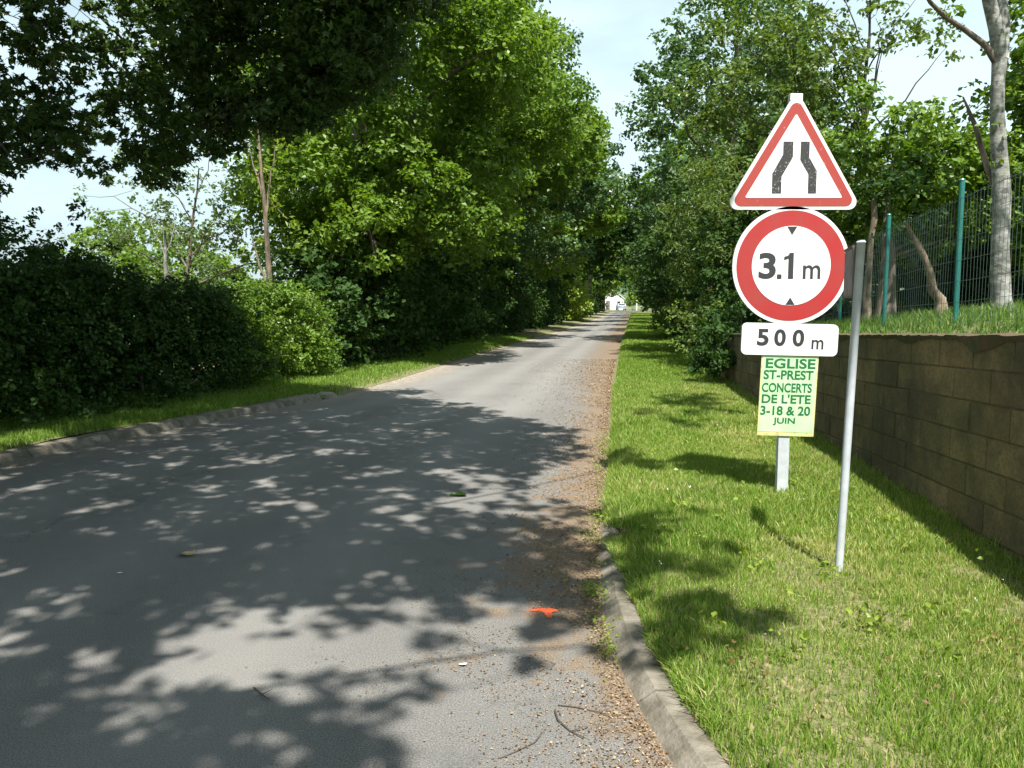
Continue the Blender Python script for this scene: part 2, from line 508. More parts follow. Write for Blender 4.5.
def strip(name, a, b, ya, z, mat_, ncol=2, extra=None, kind='structure', smooth=True):
    """sheet between x=a(y) and x=b(y); z may be a number or a function of (x, y)"""
    ya = np.asarray(ya, float)
    t = np.linspace(0, 1, ncol)
    A, B = a(ya), b(ya)
    X = A[:, None] * (1 - t) + B[:, None] * t
    Y = np.repeat(ya[:, None], ncol, 1)
    Z = z(X, Y) if callable(z) else np.full_like(X, z)
    V = np.stack([X, Y, Z], -1).reshape(-1, 3)
    F = []
    for i in range(len(ya) - 1):
        for j in range(ncol - 1):
            q = i * ncol + j
            F.append([q, q + 1, q + ncol + 1, q + ncol])
    g = Geo(); g.add(V, F)
    o = g.build(name, mat_, smooth=smooth)
    if extra:
        for k, fn in extra.items():
            at_ = o.data.attributes.new(k, 'FLOAT', 'POINT')
            at_.data.foreach_set("value", fn(X, Y).ravel().astype(np.float32))
    if kind: o["kind"] = kind
    return o


# ------------------------------------------------------------------ setting
g = Geo()
g.add([(-2500, -400, -0.06), (2500, -400, -0.06), (2500, 3000, -0.06), (-2500, 3000, -0.06)], [0, 1, 2, 3])
g.build("ground", M['ground'])["kind"] = 'structure'

g = Geo()
hx = np.linspace(-700, 500, 60); hy = np.linspace(0, 1, 8)
HV, HF = [], []
for j, t in enumerate(hy):
    for x in hx:
        top = 24 + 5 * math.sin(x / 130) + 3 * math.sin(x / 47 + 1) - 0.02 * abs(x + 250)
        HV.append((x, 420 + 260 * t, max(top, 6) * math.sin(math.pi / 2 * min(t * 1.5, 1)) - 1 + 1.2 * random.random()))
for j in range(7):
    for i in range(59):
        q = j * 60 + i
        HF.append([q, q + 1, q + 61, q + 60])
g.add(HV, HF)
g.build("hills", M['hill'], smooth=True)["kind"] = 'structure'

grit = lambda X, Y: np.clip(1.0 - (RX(Y) - X) / np.where(Y < 4.3, 0.35 + 0.0 * Y, np.interp(Y, [4.3, 6, 12, 22, 50], [0.6, 0.85, 0.9, 1.6, 1.8])), 0, 1) * np.interp(Y, [0, 3, 4.5, 30, 60], [.55, .75, 1, 1, .9]) \
    + 0.42 * np.exp(-((X + 0.1) / .5) ** 2) * np.exp(-((Y - 4.2) / 1.8) ** 2)
dust = lambda X, Y: np.clip(1.0 - (X - LX(Y)) / 0.9, 0, 1) * np.interp(Y, [0, 12, 16, 20], [.35, .3, 1, 1])
strip("road", LX, RX, YS, 0.0, M['asphalt'], 26, {'grit': grit, 'dust': dust,
      'track': lambda X, Y: sum(np.exp(-(((X - LX(Y)) / (RX(Y) - LX(Y)) - c_) / .07) ** 2) for c_ in (.22, .48, .70))})
strip("cross_road", lambda y: 0 * y - 30, lambda y: 0 * y + 80, [157.6, 164.0], 0.0, M['kerb'], 2)
edge_x = lambda y: RX(y) + np.interp(y, [5.0, 5.8], [0.145, 0.0])
strip("right_verge", edge_x, lambda y: WX(y) + 0.05, YS[YS <= 15.5], verge_z, M['soil'], 30)
strip("right_verge", edge_x, lambda y: RX(y) + 26, YS[YS >= 15.5], verge_z, M['soil'], 110)
strip("bank", lambda y: WX(y) + 0.17, lambda y: WX(y) + 30, np.arange(-4, 16.2, .4),
      lambda X, Y: bank_z(X, Y), M['soil'], 60)
LEFT_TOP = lambda X, Y: 0.09 + 0.03 * wobble(X, Y, .6, 5) + 0.06 * np.clip(LX(Y) - 1.2 - X, 0, 3)
def left_z(x, y):
    z = LEFT_TOP(x, y); e = np.clip((LX(y) - x) / .7, 0, 1)
    return np.where(y >= 12.8, .006 + (z - .006) * e, z)
strip("left_verge", lambda y: LX(y) - 40, lambda y: LX(y) - np.where(y < 12.8, 0.24, 0.0), YS,
      left_z, M['soil'], 220)


def kerb(name, edge, side, ya, h, w, wv):
    ya = np.asarray(ya, float)
    g = Geo()
    L = 1.0
    segs = np.arange(ya[0], ya[-1], L)
    for s in segs:
        e = min(s + L - 0.012, ya[-1])
        yy = np.linspace(s, e, 4)
        x0 = edge(yy)
        dz = random.uniform(-.006, .006); dx = random.uniform(-.006, .006)
        prof = [(-.02, -.05), (0.0, 0.0), (0.055, h - .012), (0.07, h), (w, h), (w, -.05)]
        V, F = [], []
        for i in range(4):
            for (a, z) in prof:
                V.append((x0[i] + side * a + dx, yy[i], z + (dz if z > 0 else 0)))
        n = len(prof)
        for i in range(3):
            for j in range(n - 1):
                q = i * n + j
                F.append([q, q + n, q + n + 1, q + 1] if side > 0 else [q, q + 1, q + n + 1, q + n])
        g.add(V, F, random.random())
        g.add(V[:n], list(range(n)) if side < 0 else list(range(n))[::-1])
        g.add(V[-n:], list(range(n)) if side > 0 else list(range(n))[::-1])
    o = g.build(name, M['kerb'])
    o["kind"] = 'structure'


kerb("right_kerb", RX, 1, [-4, 5.6], 0.055, 0.16, 0)
kerb("left_kerb", LX, -1, [-4, 12.9], 0.085, 0.26, 0)


# ------------------------------------------------------------------ retaining wall
root = empty("retaining_wall", (WX(1.5), 1.5, VZ))
tag(root, "long low retaining wall of mossy brown concrete blocks beside the right grass verge", "wall")
wdir = Vector((0.1075, 1, 0)).normalized()
ang = math.atan2(-0.1075, 1)
g = Geo()
L0, Lend = 0.0, 14.2
def wall_pt(s, t, d):           # s along, t down from top, d into bank
    y = 1.5 + s * wdir.y; x = WX(y)
    return (x + d * wdir.y - WX(1.5), y - d * wdir.x - 1.5, WTOP(y) - t - VZ)
ch, bl = 0.20, 0.50
for r in range(7):
    s = -(0.25 if r % 2 else 0.0)
    while s < Lend:
        a, b = max(s + .002, 0), min(s + bl - .002, Lend)
        if b - a > .05:
            j = random.uniform(-.004, .004)
            t0, t1 = r * ch + .0025, (r + 1) * ch - .0025
            P = []
            e = .008
            for (d, ins) in ((j - .004, e), (j + .004, 0), (.15, 0)):
                P += [wall_pt(a + ins, t1 - ins, d), wall_pt(b - ins, t1 - ins, d), wall_pt(b - ins, t0 + ins, d), wall_pt(a + ins, t0 + ins, d)]
            F = [[3, 2, 1, 0]]
            for k in range(2):
                for q in range(4):
                    A_, B_ = k * 4 + q, k * 4 + (q + 1) % 4
                    F.append([A_, B_, B_ + 4, A_ + 4])
            g.add(P, F, random.random())
        s += bl
g.build("blocks", M['block'], root)
g = Geo()
for a in np.arange(0, Lend, .5):
    b = min(a + .5, Lend)
    P = [wall_pt(a, 1.5, .003), wall_pt(b, 1.5, .003), wall_pt(b, .004, .003), wall_pt(a, .004, .003),
         wall_pt(a, 1.5, .2), wall_pt(b, 1.5, .2), wall_pt(b, .004, .2), wall_pt(a, .004, .2)]
    g.add(P, [[3, 2, 1, 0], [4, 5, 6, 7], [2, 3, 7, 6]])
P = [wall_pt(Lend, 1.5, .003), wall_pt(Lend, 1.5, .2), wall_pt(Lend, .004, .2), wall_pt(Lend, .004, .003)]
g.add(P, [0, 1, 2, 3][::-1])
g.build("mortar_core", M['mortar'], root)
# dry moss along the top edge, hanging down here and there
g = Geo()
ss = np.arange(0, Lend, .05)
top, front = [], []
for i, s in enumerate(ss):
    hang = .012 + .05 * max(0, wobble(s, 0, 2.2, 9)) + .11 * max(0, wobble(s, 1, .9, 4) - .35) + random.random() * .012
    up = .012 + random.random() * .018
    top.append([wall_pt(s, hang, -.010), wall_pt(s, -up * .6, -.022 - random.random() * .01), wall_pt(s, -up, .05), wall_pt(s, -up * .8, .13), wall_pt(s, .01, .215)])
V = [p for row in top for p in row]
F = []
for i in range(len(ss) - 1):
    for j in range(4):
        q = i * 5 + j
        F.append([q, q + 1, q + 6, q + 5])
g.add(V, F)
g.build("moss_edge", M['moss'], root)


# ------------------------------------------------------------------ foliage engine
TPL = {
    'rhomb': (np.array([(0, 0, 0), (.5, .36, .06), (1, 0, -.08), (.5, -.36, .06)]), np.array([[0, 1, 2, 3]])),
    'long': (np.array([(0, 0, 0), (.45, .14, .03), (1, 0, -.1), (.45, -.14, .03)]), np.array([[0, 1, 2, 3]])),
    'lobed': (np.array([(0, 0, 0), (.55, .20, .04), (1, 0, -.08), (.55, -.20, .04),
                        (.28, .40, .05), (.52, .62, -.04), (.52, .18, .03),
                        (.28, -.40, .05), (.52, -.62, -.04), (.52, -.18, .03)]),
              np.array([[0, 1, 2, 3], [0, 6, 5, 4], [0, 7, 8, 9]])),
}


def leaves(geo, C, size, rng, tpl='rhomb', out=None, up=0.7, droop=0.0, tint=None, mat_=0, var=0.35):
    n = len(C)
    T, F = TPL[tpl]
    nrm = rng.normal(size=(n, 3)) * .55 + np.array([0, 0, up])
    if out is not None: nrm += out * .55
    nrm /= np.linalg.norm(nrm, axis=1)[:, None] + 1e-9
    a = rng.normal(size=(n, 3)); a[:, 2] -= droop
    a -= nrm * (a * nrm).sum(1)[:, None]
    a /= np.linalg.norm(a, axis=1)[:, None] + 1e-9
    b = np.cross(nrm, a)
    s = size * (1 + rng.uniform(-var, var, n))
    V = C[:, None, :] + s[:, None, None] * (T[None, :, 0:1] * a[:, None, :] + T[None, :, 1:2] * b[:, None, :] + T[None, :, 2:3] * nrm[:, None, :])
    FF = (np.arange(n)[:, None, None] * len(T) + F[None]).reshape(-1, F.shape[1])
    if tint is None: tint = rng.random(n)
    geo.add(V.reshape(-1, 3), FF, np.repeat(np.clip(tint, 0, 1), len(F)), mat_)


def clump_leaves(geo, cl, per, size, rng, tpl='rhomb', flatz=.7, centre=None, droop=0.0, mat_=0, up=.7):
    """cl: list of (x, y, z, r). Leaves sit on little sprays inside each clump."""
    Cs, Os, Ts = [], [], []
    for (x, y, z, r) in cl:
        k = max(4, int(per * (r ** 2) / .25))
        ns = max(3, k // 14)
        d = rng.normal(size=(ns, 3)); d /= np.linalg.norm(d, axis=1)[:, None]
        rad = rng.uniform(.35, 1.0, ns) ** .7
        sp = d * rad[:, None] * r * np.array([1, 1, flatz])
        pick = rng.integers(0, ns, k)
        pos = sp[pick] + rng.normal(size=(k, 3)) * r * .16 * np.array([1, 1, .6])
        Cs.append(pos + np.array([x, y, z]))
        o = pos / (np.linalg.norm(pos, axis=1)[:, None] + 1e-6)
        Os.append(o)
        bt = rng.random() * .5
        Ts.append(bt + rng.random(ns)[pick] * .3 + rng.random(k) * .2)
    leaves(geo, np.concatenate(Cs), size, rng, tpl, np.concatenate(Os), up, droop, np.concatenate(Ts), mat_)


def limb_net(geo, base, top, r0, cl, rng, nmain=6, twigs=0.7, sides=7, lean=None, low=.3, tw_r=.012, lf=.55, arch=.10):
    """trunk from base to top; main limbs toward spread-out clumps; thin branches to other clumps"""
    base = np.array(base, float); top = np.array(top, float)
    m = 9
    t = np.linspace(0, 1, m)
    path = base[None] * (1 - t[:, None]) + top[None] * t[:, None]
    wob = rng.normal(size=(m, 3)) * np.linalg.norm(top - base) * .012; wob[0] = 0; wob[:, 2] = 0
    path = path + np.cumsum(wob, 0) * .6
    rad = r0 * (1 - .8 * t) ; rad[0] = r0 * 1.35; rad[1] = r0 * 1.02
    path[0, 2] -= .15
    geo.tube(path, rad, 10)
    P = np.array([c[:3] for c in cl])
    if len(P) == 0: return
    # farthest point picks
    idx = [int(rng.integers(len(P)))]
    d = np.linalg.norm(P - P[idx[0]], axis=1)
    for _ in range(min(nmain, len(P)) - 1):
        k = int(d.argmax()); idx.append(k); d = np.minimum(d, np.linalg.norm(P - P[k], axis=1))
    nodes, nrad = [], []
    for k in idx:
        e = P[k]
        f = np.clip((e[2] - base[2]) / (top[2] - base[2] + 1e-6) - .28, low, .92)
        j = f * (m - 1); i0 = int(j); s = path[i0] + (path[min(i0 + 1, m - 1)] - path[i0]) * (j - i0)
        rs = max(r0 * (1 - .8 * f) * lf, .02)
        mid = s * .5 + e * .5 + np.array([0, 0, np.linalg.norm(e - s) * arch]) + rng.normal(size=3) * np.linalg.norm(e - s) * .05
        u = np.linspace(0, 1, 8)[:, None]
        pp = (1 - u) ** 2 * s + 2 * u * (1 - u) * mid + u ** 2 * e + np.concatenate([[np.zeros(3)], rng.normal(size=(7, 3)) * np.linalg.norm(e - s) * .012])
        rr = rs * (1 - .82 * u[:, 0])
        geo.tube(pp, rr, sides)
        nodes.append(pp[2:]); nrad.append(rr[2:])
    nodes = np.concatenate(nodes); nrad = np.concatenate(nrad)
    D0 = np.linalg.norm(nodes[None] - P[:, None], axis=2).min(1)
    for i in np.argsort(D0):
        e = P[i]
        if i in idx or rng.random() > twigs: continue
        dd = np.linalg.norm(nodes - e, axis=1); k = int(dd.argmin())
        s = nodes[k]; L = dd[k]
        mid = (s + e) / 2 + rng.normal(size=3) * L * .1 + np.array([0, 0, L * .08])
        u = np.linspace(0, 1, 5)[:, None]
        pp = (1 - u) ** 2 * s + 2 * u * (1 - u) * mid + u ** 2 * e
        rr = np.linspace(min(nrad[k] * .7, tw_r * 2.0), tw_r * .5, 5)
        geo.tube(pp, rr, 4, cap=False)
        nodes = np.concatenate([nodes, pp[2:]]); nrad = np.concatenate([nrad, rr[2:]])


def ell(c, r, n, rng, cr=(.5, .9), inner=.55, zcut=None):
    out_ = []
    while len(out_) < n:
        d = rng.normal(size=3); d /= np.linalg.norm(d)
        q = inner + (1 - inner) * rng.random() ** .6
        p_ = np.array(c) + d * q * np.array(r)
        if zcut is not None and p_[2] < zcut: continue
        out_.append((p_[0], p_[1], p_[2], rng.uniform(*cr)))
    return out_


def tree(name, label, cat, base, top, r0, cl, lm, bm, per=150, size=.12, tpl='rhomb', seed=1, group=None, nmain=7, twigs=.5,
         droop=0., trunkname="trunk", tw_r=.012, up=.7, flatz=.7, low=.3, sides=7, lf=.55, arch=.10):
    rng = np.random.default_rng(seed)
    b = np.array(base, float)
    root = empty(name, base)
    tag(root, label, cat, group)
    cl = [(c[0] - b[0], c[1] - b[1], c[2] - b[2], c[3]) for c in cl]
    g1 = Geo(); limb_net(g1, (0, 0, 0), np.array(top, float) - b, r0, cl, rng, nmain, twigs, tw_r=tw_r, low=low, sides=sides, lf=lf, arch=arch)
    g1.build(trunkname, bm, root, smooth=True)
    g2 = Geo(); clump_leaves(g2, cl, per, size, rng, tpl, droop=droop, up=up, flatz=flatz)
    g2.build("crown", lm, root)
    return root


def shrub(name, label, cat, base, cl, lm, per=150, size=.08, tpl='rhomb', seed=1, group=None, bm=None, droop=0., nmain=5, up=.7):
    rng = np.random.default_rng(seed)
    b = np.array(base, float)
    root = empty(name, base); tag(root, label, cat, group)
    cl = [(c[0] - b[0], c[1] - b[1], c[2] - b[2], c[3]) for c in cl]
    g1 = Geo()
    P = [cl[i] for i in rng.choice(len(cl), min(nmain, len(cl)), replace=False)]
    for (x, y, z, r) in P:
        s = np.array([x * .25, y * .25, -.1]); e = np.array([x, y, z])
        u = np.linspace(0, 1, 6)[:, None]; mid = np.array([x * .4, y * .4, z * .7])
        g1.tube((1 - u) ** 2 * s + 2 * u * (1 - u) * mid + u ** 2 * e, np.linspace(.03, .008, 6), 5)
    g1.build("stems", bm or M['bark'], root, smooth=True)
    g2 = Geo(); clump_leaves(g2, cl, per, size, rng, tpl, droop=droop, up=up)
    g2.build("foliage", lm, root)
    return root


def inpoly(x, y, poly):
    r = False; n = len(poly); j = n - 1
    for i in range(n):
        xi, yi = poly[i]; xj, yj = poly[j]
        if (yi > y) != (yj > y) and x < (xj - xi) * (y - yi) / (yj - yi) + xi: r = not r
        j = i
    return r


# ------------------------------------------------------------------ trees over and beside the road (near)
SHADE = [(-0.32, 2.0), (-0.36, 2.55), (-0.31, 2.87), (-0.21, 3.1), (-0.44, 3.32), (-0.52, 3.58), (-0.2, 3.58), (0.19, 3.1),
         (0.36, 3.1), (0.42, 3.48), (0.46, 4.09), (0.57, 4.75), (0.73, 6.08), (0.38, 6.24), (0.2, 6.77), (0.46, 7.62), (0.88, 7.39),
         (1.09, 8.72), (0.62, 10.18), (-0.49, 12.2), (-2.04, 13.85), (-3.07, 13.0), (-5.0, 12.5), (-6.3, 13.6), (-8, 17), (-13, 17), (-13, -1), (-0.32, -1)]
LIT = [[(-1.75, 3.42), (-1.75, 3.58), (-1.45, 3.64), (-1.39, 3.88), (-1.08, 3.95), (-0.89, 4.12), (-0.39, 4.2), (-0.16, 3.82), (-0.05, 3.48),
        (-0.5, 3.42), (-0.59, 3.42), (-0.8, 3.02), (-0.98, 3.1), (-1.31, 3.32)],
       [(-1.9, 3.02), (-1.88, 3.19), (-1.57, 3.23), (-1.53, 2.98)], [(-2.25, 3.37), (-2.38, 3.58), (-2.13, 3.58), (-2.07, 3.37)],
       [(-2.64, 4.16), (-2.72, 4.43), (-2.42, 4.39), (-2.4, 4.12)], [(-0.66, 5.93), (-0.59, 6.41), (-0.3, 6.41), (-0.35, 5.87)],
       [(-5.5, 8.2), (-5.3, 8.8), (-4.95, 8.7), (-5.2, 8.1)]]
VERGE = [[(0.65, 5.11), (1.28, 5.64), (1.26, 5.23), (0.77, 4.67), (0.55, 4.29)], [(0.55, 4.29), (1.22, 4.57), (1.21, 4.21), (0.65, 3.97)],
         [(0.54, 3.57), (0.94, 3.9), (1.09, 3.69), (0.97, 3.29), (0.6, 3.14)], [(0.99, 7.61), (1.94, 8.18), (2.28, 7.88), (2.13, 7.35), (1.1, 6.76)],
         [(1.55, 9.6), (2.28, 12.24), (3.2, 12.24), (2.82, 10.03), (1.9, 8.97)]]
rng = np.random.default_rng(21)
SV = np.array([0.13, -0.51, 1.0])


def shaded(x, y):
    x, y = x + .16 * wobble(x, y, 1.3, 61), y + .14 * wobble(x, y, 1.5, 62)
    if not inpoly(x, y, SHADE): return False
    return not any(inpoly(x, y, q) for q in LIT)


near_cl, far_cl = [], []
def put(x, y, r):
    near = y < 8.2
    z = rng.uniform(6.2, 8.4) if near else rng.uniform(6.8, 9.6)
    if x < -5: z = rng.uniform(6.0, 10.5)
    c = np.array([x, y, 0]) + SV * z
    (near_cl if near else far_cl).append((c[0], c[1], c[2], r))
for (ya_, yb_, st) in ((-1, 1.2, .5), (1.2, 5.2, .27), (5.2, 17, .33)):
    for gy in np.arange(ya_, yb_, st):
        for gx in np.arange(-13, 1.3, st):
            if gx < -5.8 and rng.random() < .0 + (.5 if st < .3 else 0): continue
            if -5.8 < gx < -3 and st < .3 and rng.random() < .25: continue
            x = gx + rng.uniform(-.5, .5) * st; y = gy + rng.uniform(-.5, .5) * st
            for r in (rng.uniform(.32, .5), .25, .16, .10):
                if all(shaded(x + math.cos(a) * r * .9, y + math.sin(a) * r * .9) for a in np.arange(0, 6.28, .785)):
                    if r > .3 and rng.random() < .03: break
                    put(x, y, r); break
for _ in range(16):
    x = rng.uniform(-1.7, .1); put(x, rng.uniform(3.0, 4.3), rng.uniform(.09, .17))
# low boughs hanging in view at the top left
lowb = []
tries = 0
while len(lowb) < 450 and tries < 20000:
    tries += 1
    px = rng.uniform(-60, 440) if rng.random() < .8 else rng.uniform(-60, 70); Y = rng.uniform(9.6, 13.2) if px < 200 else rng.uniform(9.6, 11.2); py = rng.uniform(-60, 195)
    low = np.interp(px, [-60, 0, 40, 60, 85, 100, 130, 155, 175, 290, 320, 345, 380, 430, 445], [265, 255, 225, 160, 175, 165, 205, 212, 168, 150, 120, 108, 88, 45, 0])
    if py > low: continue
    if px < 150 and rng.random() < .15: continue
    x = (px - 512) / 800 * Y * 1.0; z = 1.56 + (303 - py) / 800 * Y
    lowb.append((x, Y, z, rng.uniform(.28, .5) if px > 150 else rng.uniform(.14, .32)))
far_cl += lowb

vc = []
for q in VERGE:
    xs = [p_[0] for p_ in q]; ys = [p_[1] for p_ in q]
    k = 0
    nn = 9 if max(ys) < 9 else 16
    tr_ = 0
    while k < nn and tr_ < 4000:
        tr_ += 1
        x = rng.uniform(min(xs), max(xs)); y = rng.uniform(min(ys), max(ys))
        if not inpoly(x, y, q) or (6 < y < 9 and x > 1.15): continue
        c = np.array([x, y, VZ]) + SV * rng.uniform(5.8, 7.2)
        (near_cl if max(ys) < 9 else vc).append((c[0], c[1], c[2], rng.uniform(.13, .24) if max(ys) < 9 else rng.uniform(.25, .4))); k += 1
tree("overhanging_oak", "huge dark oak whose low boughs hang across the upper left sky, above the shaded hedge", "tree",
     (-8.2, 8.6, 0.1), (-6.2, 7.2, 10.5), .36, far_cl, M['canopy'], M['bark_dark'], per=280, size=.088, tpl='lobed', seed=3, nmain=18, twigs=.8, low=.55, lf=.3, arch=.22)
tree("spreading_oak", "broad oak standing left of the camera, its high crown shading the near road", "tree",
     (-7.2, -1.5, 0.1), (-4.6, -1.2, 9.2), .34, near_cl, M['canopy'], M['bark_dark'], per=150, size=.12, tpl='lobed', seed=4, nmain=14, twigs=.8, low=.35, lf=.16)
vc += ell((9.3, 6.4, 8.8), (1.5, 1.5, 1.4), 45, rng)
tree("roadside_maple", "tall maple on the bank at the far right, boughs high above the verge", "tree",
     (10.2, 5.2, 1.8), (9.0, 6.2, 8.8), .15, vc, M['oak'], M['bark'], per=140, size=.11, tpl='lobed', seed=8, nmain=10, twigs=1.0, low=.5)


# ------------------------------------------------------------------ left side: hedge, thin trees, tree row
hl = [(-6.7, 6.5), (-5.9, 9.0), (-5.5, 11.2), (-4.6, 13.6), (-3.9, 16.6)]
def hedge(i, p0, p1, h, label, lm, seed, n, ww=1.1):
    rng = np.random.default_rng(seed)
    cl = []
    for k in range(n):
        t = rng.random(); s = rng.uniform(-1, 1); hh = rng.random() ** .8
        prof = ww * (1 - .45 * hh) * s
        x = p0[0] + (p1[0] - p0[0]) * t - .6 + prof; y = p0[1] + (p1[1] - p0[1]) * t
        top_ = h * (1 + .16 * wobble(x, y, .8, 12))
        cl.append((x, y, .12 + hh * top_, rng.uniform(.14, .40)))
    for k in range(70):      # loose shoots standing out of the top and face
        t = rng.random(); y = p0[1] + (p1[1] - p0[1]) * t
        x = p0[0] + (p1[0] - p0[0]) * t - .6 + rng.uniform(-.5, 1.0)
        hh = rng.uniform(.35, 1.0)
        cl.append((x + .25 * (1 - hh), y, .12 + h * (hh + (.04 + .16 * rng.random() * (hh > .8))), rng.uniform(.08, .2)))
    c = ((p0[0] + p1[0]) / 2 - .6, (p0[1] + p1[1]) / 2, .1)
    shrub("hedge_bush", label, "bush", c, cl, lm, per=380, size=.062, seed=seed, nmain=10, group="bushes of the roadside hedge")
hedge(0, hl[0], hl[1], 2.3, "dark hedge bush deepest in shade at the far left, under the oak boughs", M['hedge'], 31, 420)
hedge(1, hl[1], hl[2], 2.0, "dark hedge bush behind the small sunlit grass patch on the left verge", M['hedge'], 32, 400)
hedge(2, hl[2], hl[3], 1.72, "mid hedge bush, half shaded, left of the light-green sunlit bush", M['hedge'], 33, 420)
hedge(3, hl[3], hl[4], 1.6, "light-green sunlit bush at the far end of the hedge, where the left kerb stops", M['bright'], 34, 330)  # end of the same hedge, its sunlight put in as a lighter leaf

rng = np.random.default_rng(49)
cl = ell((-8.6, 13.4, 1.7), (1.9, .9, 1.35), 110, rng, (.2, .4), .3) + [(-8.6 + rng.uniform(-1.5, 1.6), 13.4, 2.95 + rng.uniform(-.3, .3), .18) for _ in range(22)]
shrub("tall_bush", "taller loose bush standing behind the dark hedge at the far left", "bush", (-8.6, 13.4, .1), cl, M['hedge'], per=260, size=.075, seed=49, nmain=7)
rng = np.random.default_rng(50)
# airy tree and slim trunks beyond the hedge
cl = ell((-9.4, 24, 4.2), (4.2, 2.0, 2.2), 120, rng, (.35, .65), .1)
tree("feathery_tree", "airy pale-green tree beyond the hedge with sky showing through it", "tree", (-10.0, 24, 0.2), (-9.2, 24, 5.5), .09, cl, M['pale'], M['bark'], per=46, size=.11, seed=51, nmain=9)
cl = ell((-16.0, 33, 3.6), (2.6, 2.0, 1.6), 50, rng, (.4, .8), .2)
cl += ell((-12.0, 31, 2.6), (3.2, 2.0, 1.6), 60, rng, (.5, .9), .2)
shrub("field_bush", "rounded sunlit bush in the field just above the hedge top", "bush", (-13.5, 32, 0.2), cl, M['oak'], per=60, size=.16, seed=52, nmain=6)
cl = ell((-15.0, 27, 3.3), (1.0, .8, .5), 12, rng, (.25, .4), .1)
tree("dead_birch", "short pale stripped trunk rising just above the top of the dark hedge", "tree", (-8.2, 19, 0.1), (-8.15, 19, 3.25), .11,
     [(-8.2, 19, 3.5, .18), (-7.9, 19, 3.6, .16), (-8.5, 19, 3.55, .16)], M['pale'], M['birch'], per=40, size=.12, seed=53, nmain=3)
cl = [(-4.95, 17.0, 3.55, .38), (-5.5, 17.1, 3.0, .32), (-4.7, 17, 3.3, .3), (-5.3, 17.2, 4.3, .35), (-4.9, 17, 4.9, .4), (-5.8, 17.3, 5.2, .5), (-4.6, 17, 5.4, .5), (-5.2, 17, 5.8, .6)]
tree("slim_ash", "slim tan-trunked young tree with yellow-green sprays beside the end of the hedge", "tree", (-5.15, 17.0, 0.1), (-5.2, 17, 5.6), .085,
     cl, M['yellow'], M['bark_tan'], per=95, size=.12, tpl='long', seed=54, nmain=3, droop=.4)

names = ["first", "second", "third", "fourth", "fifth", "sixth", "seventh", "eighth", "ninth", "tenth", "eleventh", "twelfth"]
left_row = [(20.5, 3.4, 13.5, 3.8, 'oak'), (27, 4.6, 15.5, 4.6, 'oak'), (34, 5.0, 17, 5.2, 'oak'), (43, 4.4, 18, 5.0, 'blue'), (53, 4.2, 18, 5.0, 'oak'),
            (65, 3.8, 18, 5.0, 'oak_deep'), (80, 3.2, 18, 5.0, 'oak'), (98, 3.0, 17, 5.0, 'oak_deep'), (120, 2.8, 16, 5.0, 'oak'), (143, 2.6, 15, 5.0, 'oak')]
for i, (Y, off, Hh, rr, lm) in enumerate(left_row):
    rng = np.random.default_rng(100 + i)
    x = float(LX(Y)) - off + 1.2
    n = 190 if i < 3 else (130 if i < 6 else 70)
    k = 1.0 if i < 3 else (1.25 if i < 6 else 1.7)
    cl = ell((x, Y, Hh * .60), (rr, rr * .9, Hh * .40), n, rng, (.5 * k, .95 * k), .55)
    cl += ell((x + .6, Y, Hh * .34), (rr * .95, rr * .8, Hh * .16), n // 3, rng, (.45 * k, .8 * k), .6)
    if i < 3:   # boughs drooping almost to the verge and reaching over the road
        cl += ell((x + .5, Y - 1.3, 3.6), (2.7, 2.2, 1.7), 80, rng, (.35, .65), .3)
    if i < 6:
        cl += ell((float(LX(Y)) + 1.3, Y, 7.6), (1.8, 3.2, 1.4), 60, rng, (.4, .8), .3)
    if i > 4:   # far crowns sweep low over the road and close the avenue
        cl += ell((x + 3.6, Y, 7.0), (3.2, 3, 2.6), 26, rng, (.8, 1.3), .3)
    if i > 6:
        cl += ell(((float(LX(Y)) + float(RX(Y))) / 2 + .5, Y, Hh * .66), (4.6, 3, Hh * .34), 60, rng, (.9, 1.4), .2)
    sz = .125 if i < 2 else (.2 if i < 4 else (.28 if i < 7 else .4))
    tree("roadside_oak", "%s tall sunlit oak along the left road edge, counting away from the hedge" % names[i], "tree",
         (x, Y, 0.08), (x + .2, Y, Hh * .85), .28, cl, M[lm], M['bark'], per=(150, 150, 90, 60, 42, 34, 22, 14, 12, 12)[i], size=sz, tpl='rhomb', seed=110 + i,
         group="oaks in the row along the left edge of the road", nmain=9, twigs=.25)
# undergrowth between the left trunks
ug = [(19.4, -3.3, 3.0, 'oak_deep', "dark leafy undergrowth bush behind the slim tan-trunked tree"),
      (21.8, -2.5, 3.9, 'oak_deep', "dark undergrowth bush at the foot of the first roadside oak"),
      (25.5, -2.0, 4.2, 'oak_deep', "ivy-dark undergrowth bush between the first and second roadside oaks"),
      (30.0, -1.2, 4.4, 'oak_deep', "tall dark undergrowth bush past the second roadside oak"),
      (35.5, -0.1, 4.4, 'oak_deep', "dark undergrowth bush before the yellow-green sunlit one"),
      (41.0, 0.6, 3.2, 'hedge', "yellow-green sunlit upright bush beside the left road edge"),
      (48.0, 1.6, 3.0, 'oak_deep', "dark bush just past the first sunlit upright bush"),
      (57.0, 3.0, 3.4, 'oak_deep', "dark bush halfway down the left side of the road"),
      (68.0, 5.6, 3.6, 'yellow', "bright yellow-green bush far down the left road edge"),
      (82.0, 6.6, 3.4, 'oak', "distant bush past the bright yellow-green one"),
      (100.0, 9.2, 3.4, 'oak_deep', "distant dark bush near the left end of the road"),
      (125.0, 12.6, 3.4, 'oak_deep', "last dark bush on the left before the crossroad")]
